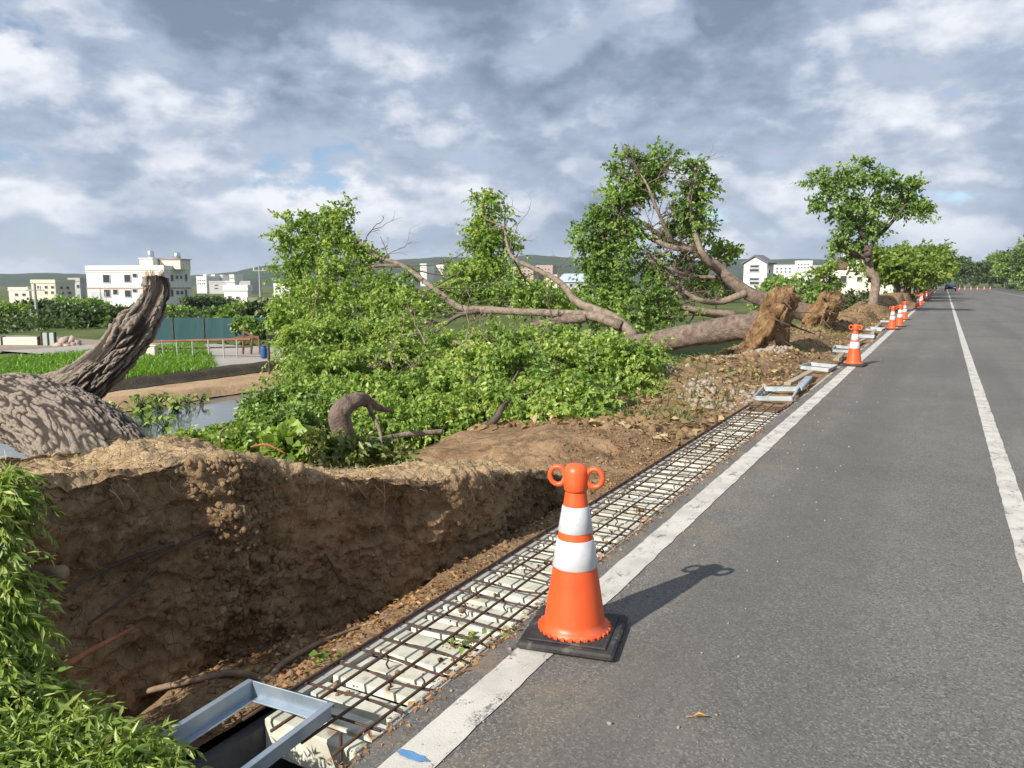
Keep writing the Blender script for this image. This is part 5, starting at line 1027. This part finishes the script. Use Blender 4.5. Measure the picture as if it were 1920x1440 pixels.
ua, ub = u0 - .6, u1 + 2.2; bm.add([Lq(ua, -.9, z1 + .1), Lq(ub, -.9, z1 - .9), Lq(ub, 7.2, z1 - .9), Lq(ua, 7.2, z1 + .1), Lq(ua, -.9, z1 + .35), Lq(ub, -.9, z1 - .65), Lq(ub, 7.2, z1 - .65), Lq(ua, 7.2, z1 + .35)], [(0, 3, 2, 1), (4, 5, 6, 7), (0, 1, 5, 4), (1, 2, 6, 5), (2, 3, 7, 6), (3, 0, 4, 7)]); bm.build('upper_roof', M['cream_wall'], wing)

# farm structures in the middle distance
def wall_box(name, label, cat, px0, px1, ytop, ybase, D, mt, thick=.15, group=None, parts=True):
    a0 = at(px0, ybase, D); a1 = at(px1, ybase, D); b_ = at((px0 + px1) / 2, ytop, D); c = (a0 + a1) / 2; w = np.linalg.norm((a1 - a0)[:2]); z0 = a0[2] - .4
    t = thing(name, (c[0], c[1], a0[2]), label, cat, group); n = max(2, int(w / 1.2))
    for k in range(n):
        q = a0 + (a1 - a0) * (k + .5) / n; bm = MB(); bm.box((q[0], q[1], (z0 + b_[2]) / 2), (w / n - .02, thick, b_[2] - z0), YAW, .01); bm.build('panel', mt, t)
    for k in range(n + 1):
        q = a0 + (a1 - a0) * k / n; bm = MB(); bm.box((q[0], q[1], (z0 + b_[2]) / 2 + .03), (.05, thick + .06, b_[2] - z0), YAW, .01); bm.build('post', M['bark_dark'], t)
    return t
wall_box('net_fence', 'teal shade net fence behind the rice field', 'fence', 268, 500, 596, 642, 31, M['net'], .03)
for px, py, lab in ((456, 606, 'dark climber at the right end of the net fence'),):
    bush('climber', lab, 'climber', PC([(px, py, 31.3, 22, 5, 1), (px + 16, py + 5, 30.8, 10, 6, .7)]), M['leaf_b'], 'climbers on the net fence', leaf=.14, per=7, sprig=.25, dens=44, sub=5)
for px, lab in ((345, 'low weeds under the rail, left'), (395, 'low weeds under the rail, middle'), (440, 'low weeds at the right end of the rail')):
    bush('weed_clump', lab, 'weeds', PC([(px, 660, 27, 24, 7, 1), (px + 22, 656, 28, 16, 9, .7)]), M['leaf_dark'], 'weeds under the rail', leaf=.13, per=7, sprig=.2, dens=40, sub=4)
wall_box('sheet_wall', 'olive green sheet metal wall right of the small white house', 'wall', 466, 519, 558, 600, 66, M['olive'], .1)
wall_box('garden_wall', 'low cream garden wall at the far left beyond the rice', 'wall', -60, 76, 632, 657, 27, M['cream_wall'], .2)
wall_box('sheet_door', 'pale green steel sheet standing beside the cream garden wall', 'gate', 80, 105, 624, 657, 26.8, M['green_sheet'], .05)
t = thing('timber_rail', at(360, 668, 21.2), 'rusty rail on timber posts before the teal net', 'railing')
for px in (262, 277, 306, 333, 362, 392, 420, 445):
    q = at(px, 668, 21.2 - (px - 262) * .004); bm = MB(); bm.tube(np.array([(q[0], q[1], q[2] - .1), (q[0], q[1], q[2] + .45)]), .02, 6); bm.build('post', M['pole'], t)
q0, q1 = at(262, 641, 21.2), at(470, 636, 20.4); bm = MB(); bm.tube(np.array([q0, q1]), .035, 6); bm.build('rail', M['rust'], t)
q0, q1 = at(262, 655, 21.3), at(470, 650, 20.5); bm = MB(); bm.tube(np.array([q0, q1]), .02, 6); bm.build('rail', M['bark_dark'], t)
bm = MB(); bm.box(at(285, 657, 21.0), (.25, .2, .3), YAW, .02); bm.box(at(285, 648, 21.0), (.29, .24, .03), YAW, .005); o = bm.build('feed_box', M['cream_wall'], None, at(285, 665, 21.0)); tag(o, 'small cream box standing in front of the rusty rail', 'box')
t = thing('rust_frame', at(470, 660, 21.6), 'rusty red frame of poles at the end of the rail', 'frame')
for a_, b_ in (((455, 668), (458, 618)), ((458, 622), (486, 636)), ((486, 636), (488, 668)), ((440, 634), (486, 632)), ((470, 668), (474, 628))): bm = MB(); bm.tube(np.array([at(*a_, 21.6), at(*b_, 21.6)]), .035, 6); bm.build('pole', M['rust'], t)
t = thing('blue_barrel', at(495, 672, 20.4), 'blue plastic barrel beside the dark signpost', 'barrel')
bm = MB(); c = at(495, 671, 20.4); bm.lathe(c, [(.07, 0), (.085, .02), (.09, .10), (.085, .16), (.09, .22), (.08, .28), (.07, .30)], 18); bm.build('body', M['blue_plastic'], t, smooth=True); bm = MB(); bm.lathe(c + np.array([0, 0, .30]), [(.075, 0), (.075, .025), (.02, .03)], 16); bm.build('lid', M['blue_plastic'], t)
t = thing('signpost', gnd(505, 690, -.5), 'thin dark post with small dark board by the track', 'signpost'); c = gnd(505, 690, -.5)
bm = MB(); bm.tube(np.array([c - (0, 0, .2), c + np.array([0, 0, .78])]), .03, 8); bm.build('post', M['bark_dark'], t); bm = MB(); bm.box(c + np.array([.12, .05, .70]), (.28, .03, .16), YAW, .005); bm.build('board', M['tyre'], t)
def upole(px, ybase, ytop, D, label, r=.14, arms=True):
    b_ = at(px, ybase, D); z1 = at(px, ytop, D)[2]; t = thing('utility_pole', (b_[0], b_[1], b_[2]), label, 'pole'); bm = MB(); bm.tube(np.array([(b_[0], b_[1], b_[2] - 1.5), (b_[0], b_[1], (b_[2] + z1) / 2), (b_[0], b_[1], z1)]), [r, r * .85, r * .65], 10); bm.build('shaft', M['pole'], t)
    if arms:
        bm = MB(); bm.box((b_[0], b_[1], z1 - .5), (1.4, .1, .1), YAW); bm.build('crossarm', M['pole'], t)
        for s_ in (-.55, 0.4): bm = MB(); bm.lathe((b_[0] + s_ * cy, b_[1] + s_ * sy, z1 - .44), [(.05, 0), (.08, .06), (.05, .12), (.08, .17), (.03, .24)], 8); bm.build('insulator', M['white_wall'], t)
upole(74, 650, 532, 60, 'grey utility pole left of the white block')
upole(63, 645, 580, 58, 'shorter grey pole beside the utility pole', .10, False)
upole(490, 600, 498, 80, 'tall thin pole rising beside the olive wall', .11)
upole(190, 575, 540, 140, 'short pole in front of the white block', .12, False)
# rubble heap by the green sheet
p = np.array([at(128 + 14 * rng.normal(), 655, 26.5) for _ in range(60)]); p[:, 2] = -.80 + .35 * rng.random(60) * np.exp(-((p[:, 0] - p[:, 0].mean()) / .6) ** 2); V, Fc = lumps(p, .06 + .12 * rng.random(60), 11)
o = obj('stone_heap', V, Fc, mat('pinkish rubble', [(.34, .25, .21), (.46, .38, .33)], 2, 6, .9, .4, 12, .03), loc=p.mean(0)); tag(o, 'heap of pinkish rubble right of the green steel sheet', 'rubble')
# street lamp at the right edge
t = thing('street_lamp', (13.5, 92, 0), 'tall street lamp at the right edge of the view', 'street lamp'); bm = MB(); bm.tube(smooth_path([(13.5, 92, -.2), (13.5, 92, 6), (13.4, 92, 9.6), (12.6, 92, 10.5), (10.9, 92, 10.8)], [.11, .09, .07, .05, .04], 24)[0], np.linspace(.11, .04, 24), 8); bm.build('post', M['steel'], t, smooth=True); bm = MB(); bm.box((10.5, 92, 10.82), (.9, .3, .14), 0, .04); bm.build('lamp_head', M['frame'], t)
# far parked car
def car(loc, label):
    t = thing('parked_car', loc, label, 'car'); L = np.array(loc, float)
    pr_ = [(-2.1, .35), (-2.15, .75), (-1.9, .88), (-1.1, .95), (-.55, 1.40), (.8, 1.43), (1.5, 1.0), (2.1, .92), (2.15, .4)]
    bm = MB(); n = len(pr_); Vv = []
    for s_ in (-1, 1): Vv += [L + (s_ * (.86 - (.14 if z > 1.0 else 0)), y, z) for y, z in pr_]
    bm.add(Vv, [tuple(range(n)), tuple(reversed(range(n, 2 * n)))] + [(i, n + i, n + (i + 1) % n, (i + 1) % n) for i in range(n)]); bm.build('body', M['car_paint'], t)
    bm = MB(); bm.add([L + q for q in np.array([(-.66, -1.06, 1.0), (.66, -1.06, 1.0), (.62, -.60, 1.38), (-.62, -.60, 1.38)])], [(0, 1, 2, 3)]); bm.build('windscreen', M['glass'], t)
    for sx in (-1, 1):
        bm = MB(); bm.box(L + np.array([sx * .62, -2.08, .68]), (.32, .12, .16), 0, .02); bm.build('headlight', M['lamp_glass'], t)
        for y in (-1.35, 1.35):
            bm = MB(); a_ = np.linspace(0, 2 * np.pi, 17)[:-1]; prf = [(.2, -.1), (.31, -.1), (.33, -.06), (.33, .06), (.31, .1), (.2, .1)]
            Vv = [L + np.array([sx * .80 + q, y + r_ * math.cos(b_), .33 + r_ * math.sin(b_)]) for r_, q in prf for b_ in a_]; bm.add(Vv, [(j * 16 + i, j * 16 + (i + 1) % 16, (j + 1) * 16 + (i + 1) % 16, (j + 1) * 16 + i) for j in range(5) for i in range(16)] + [tuple(range(16)), tuple(reversed(range(80, 96)))]); bm.build('wheel', M['tyre'], t)
car((.9 + float(road_shift(160)), 160, 0), 'dark car facing the camera far down the road')
# small things on the road and drain
def sprig_at(px, py, z, n, leaf, label, mt, name='leafy_sprig'):
    c = gnd(px, py, z); t = thing(name, c, label, 'leaves'); pos = c + rng.normal(size=(n, 3)) * np.array([.045, .045, .012]); pos[:, 2] = np.abs(pos[:, 2] - z) + z
    V, Fc = leaf_mesh(pos, rng.normal(size=(n, 3)) * (1, 1, .3), rng.normal(size=(n, 3)) * .5 + (0, 0, 1.0), leaf * (.7 + .6 * rng.random(n)), leaf * .3 * (.7 + .5 * rng.random(n)), .2); obj('leaves', V, Fc, mt, t, attr=np.repeat(.3 + .7 * rng.random(n), 4))
    bm = MB(); bm.tube(smooth_path([c, c + (.03, .02, .01), c + (.07, .06, .005)], [.002] * 3, 6)[0], .002, 5); bm.build('stem', M['root'], t)
sprig_at(862, 1205, -.05, 16, .05, 'bright green leaves lying on the rebar mesh', M['leaf'])
sprig_at(935, 1192, -.01, 8, .035, 'small green weed at the drain edge beside the near cone', M['leaf_b'])
sprig_at(600, 1245, -.03, 12, .065, 'large dark green leaves at the left of the drain deck', M['leaf_b'])
c = gnd(1298, 1343, .012); V, Fc = leaf_mesh(np.array([c]), np.array([[1, .4, .25]]), np.array([[0, .3, 1.0]]), np.array([.055]), np.array([.014]), .6)
bm = MB(); bm.add(V, [tuple(f_) for f_ in Fc]); bm.tube(np.array([c, c - (.02, .008, .002)]), .0015, 5); o = bm.build('dry_leaf', mat('orange dry leaf', [(.42, .20, .06), (.55, .32, .12)], 30, 4, .7, .2), None, c - (0, 0, .01)); tag(o, 'single orange dry leaf lying on the open asphalt', 'leaf')

# air over the fields
bm = MB(); bm.box((0, 1250, 49), (6900, 4400, 122)); hz = bm.build('haze', M['white_wall']); tag(hz, kind='stuff'); hz.data.materials.clear()
mt = bpy.data.materials.new('haze air'); mt.use_nodes = True; t_ = mt.node_tree; t_.nodes.clear(); pv = t_.nodes.new('ShaderNodeVolumePrincipled'); ou = t_.nodes.new('ShaderNodeOutputMaterial')
pv.inputs['Color'].default_value = (0.80, 0.88, 1.0, 1); pv.inputs['Density'].default_value = 0.00013; t_.links.new(pv.outputs[0], ou.inputs['Volume']); hz.data.materials.append(mt)
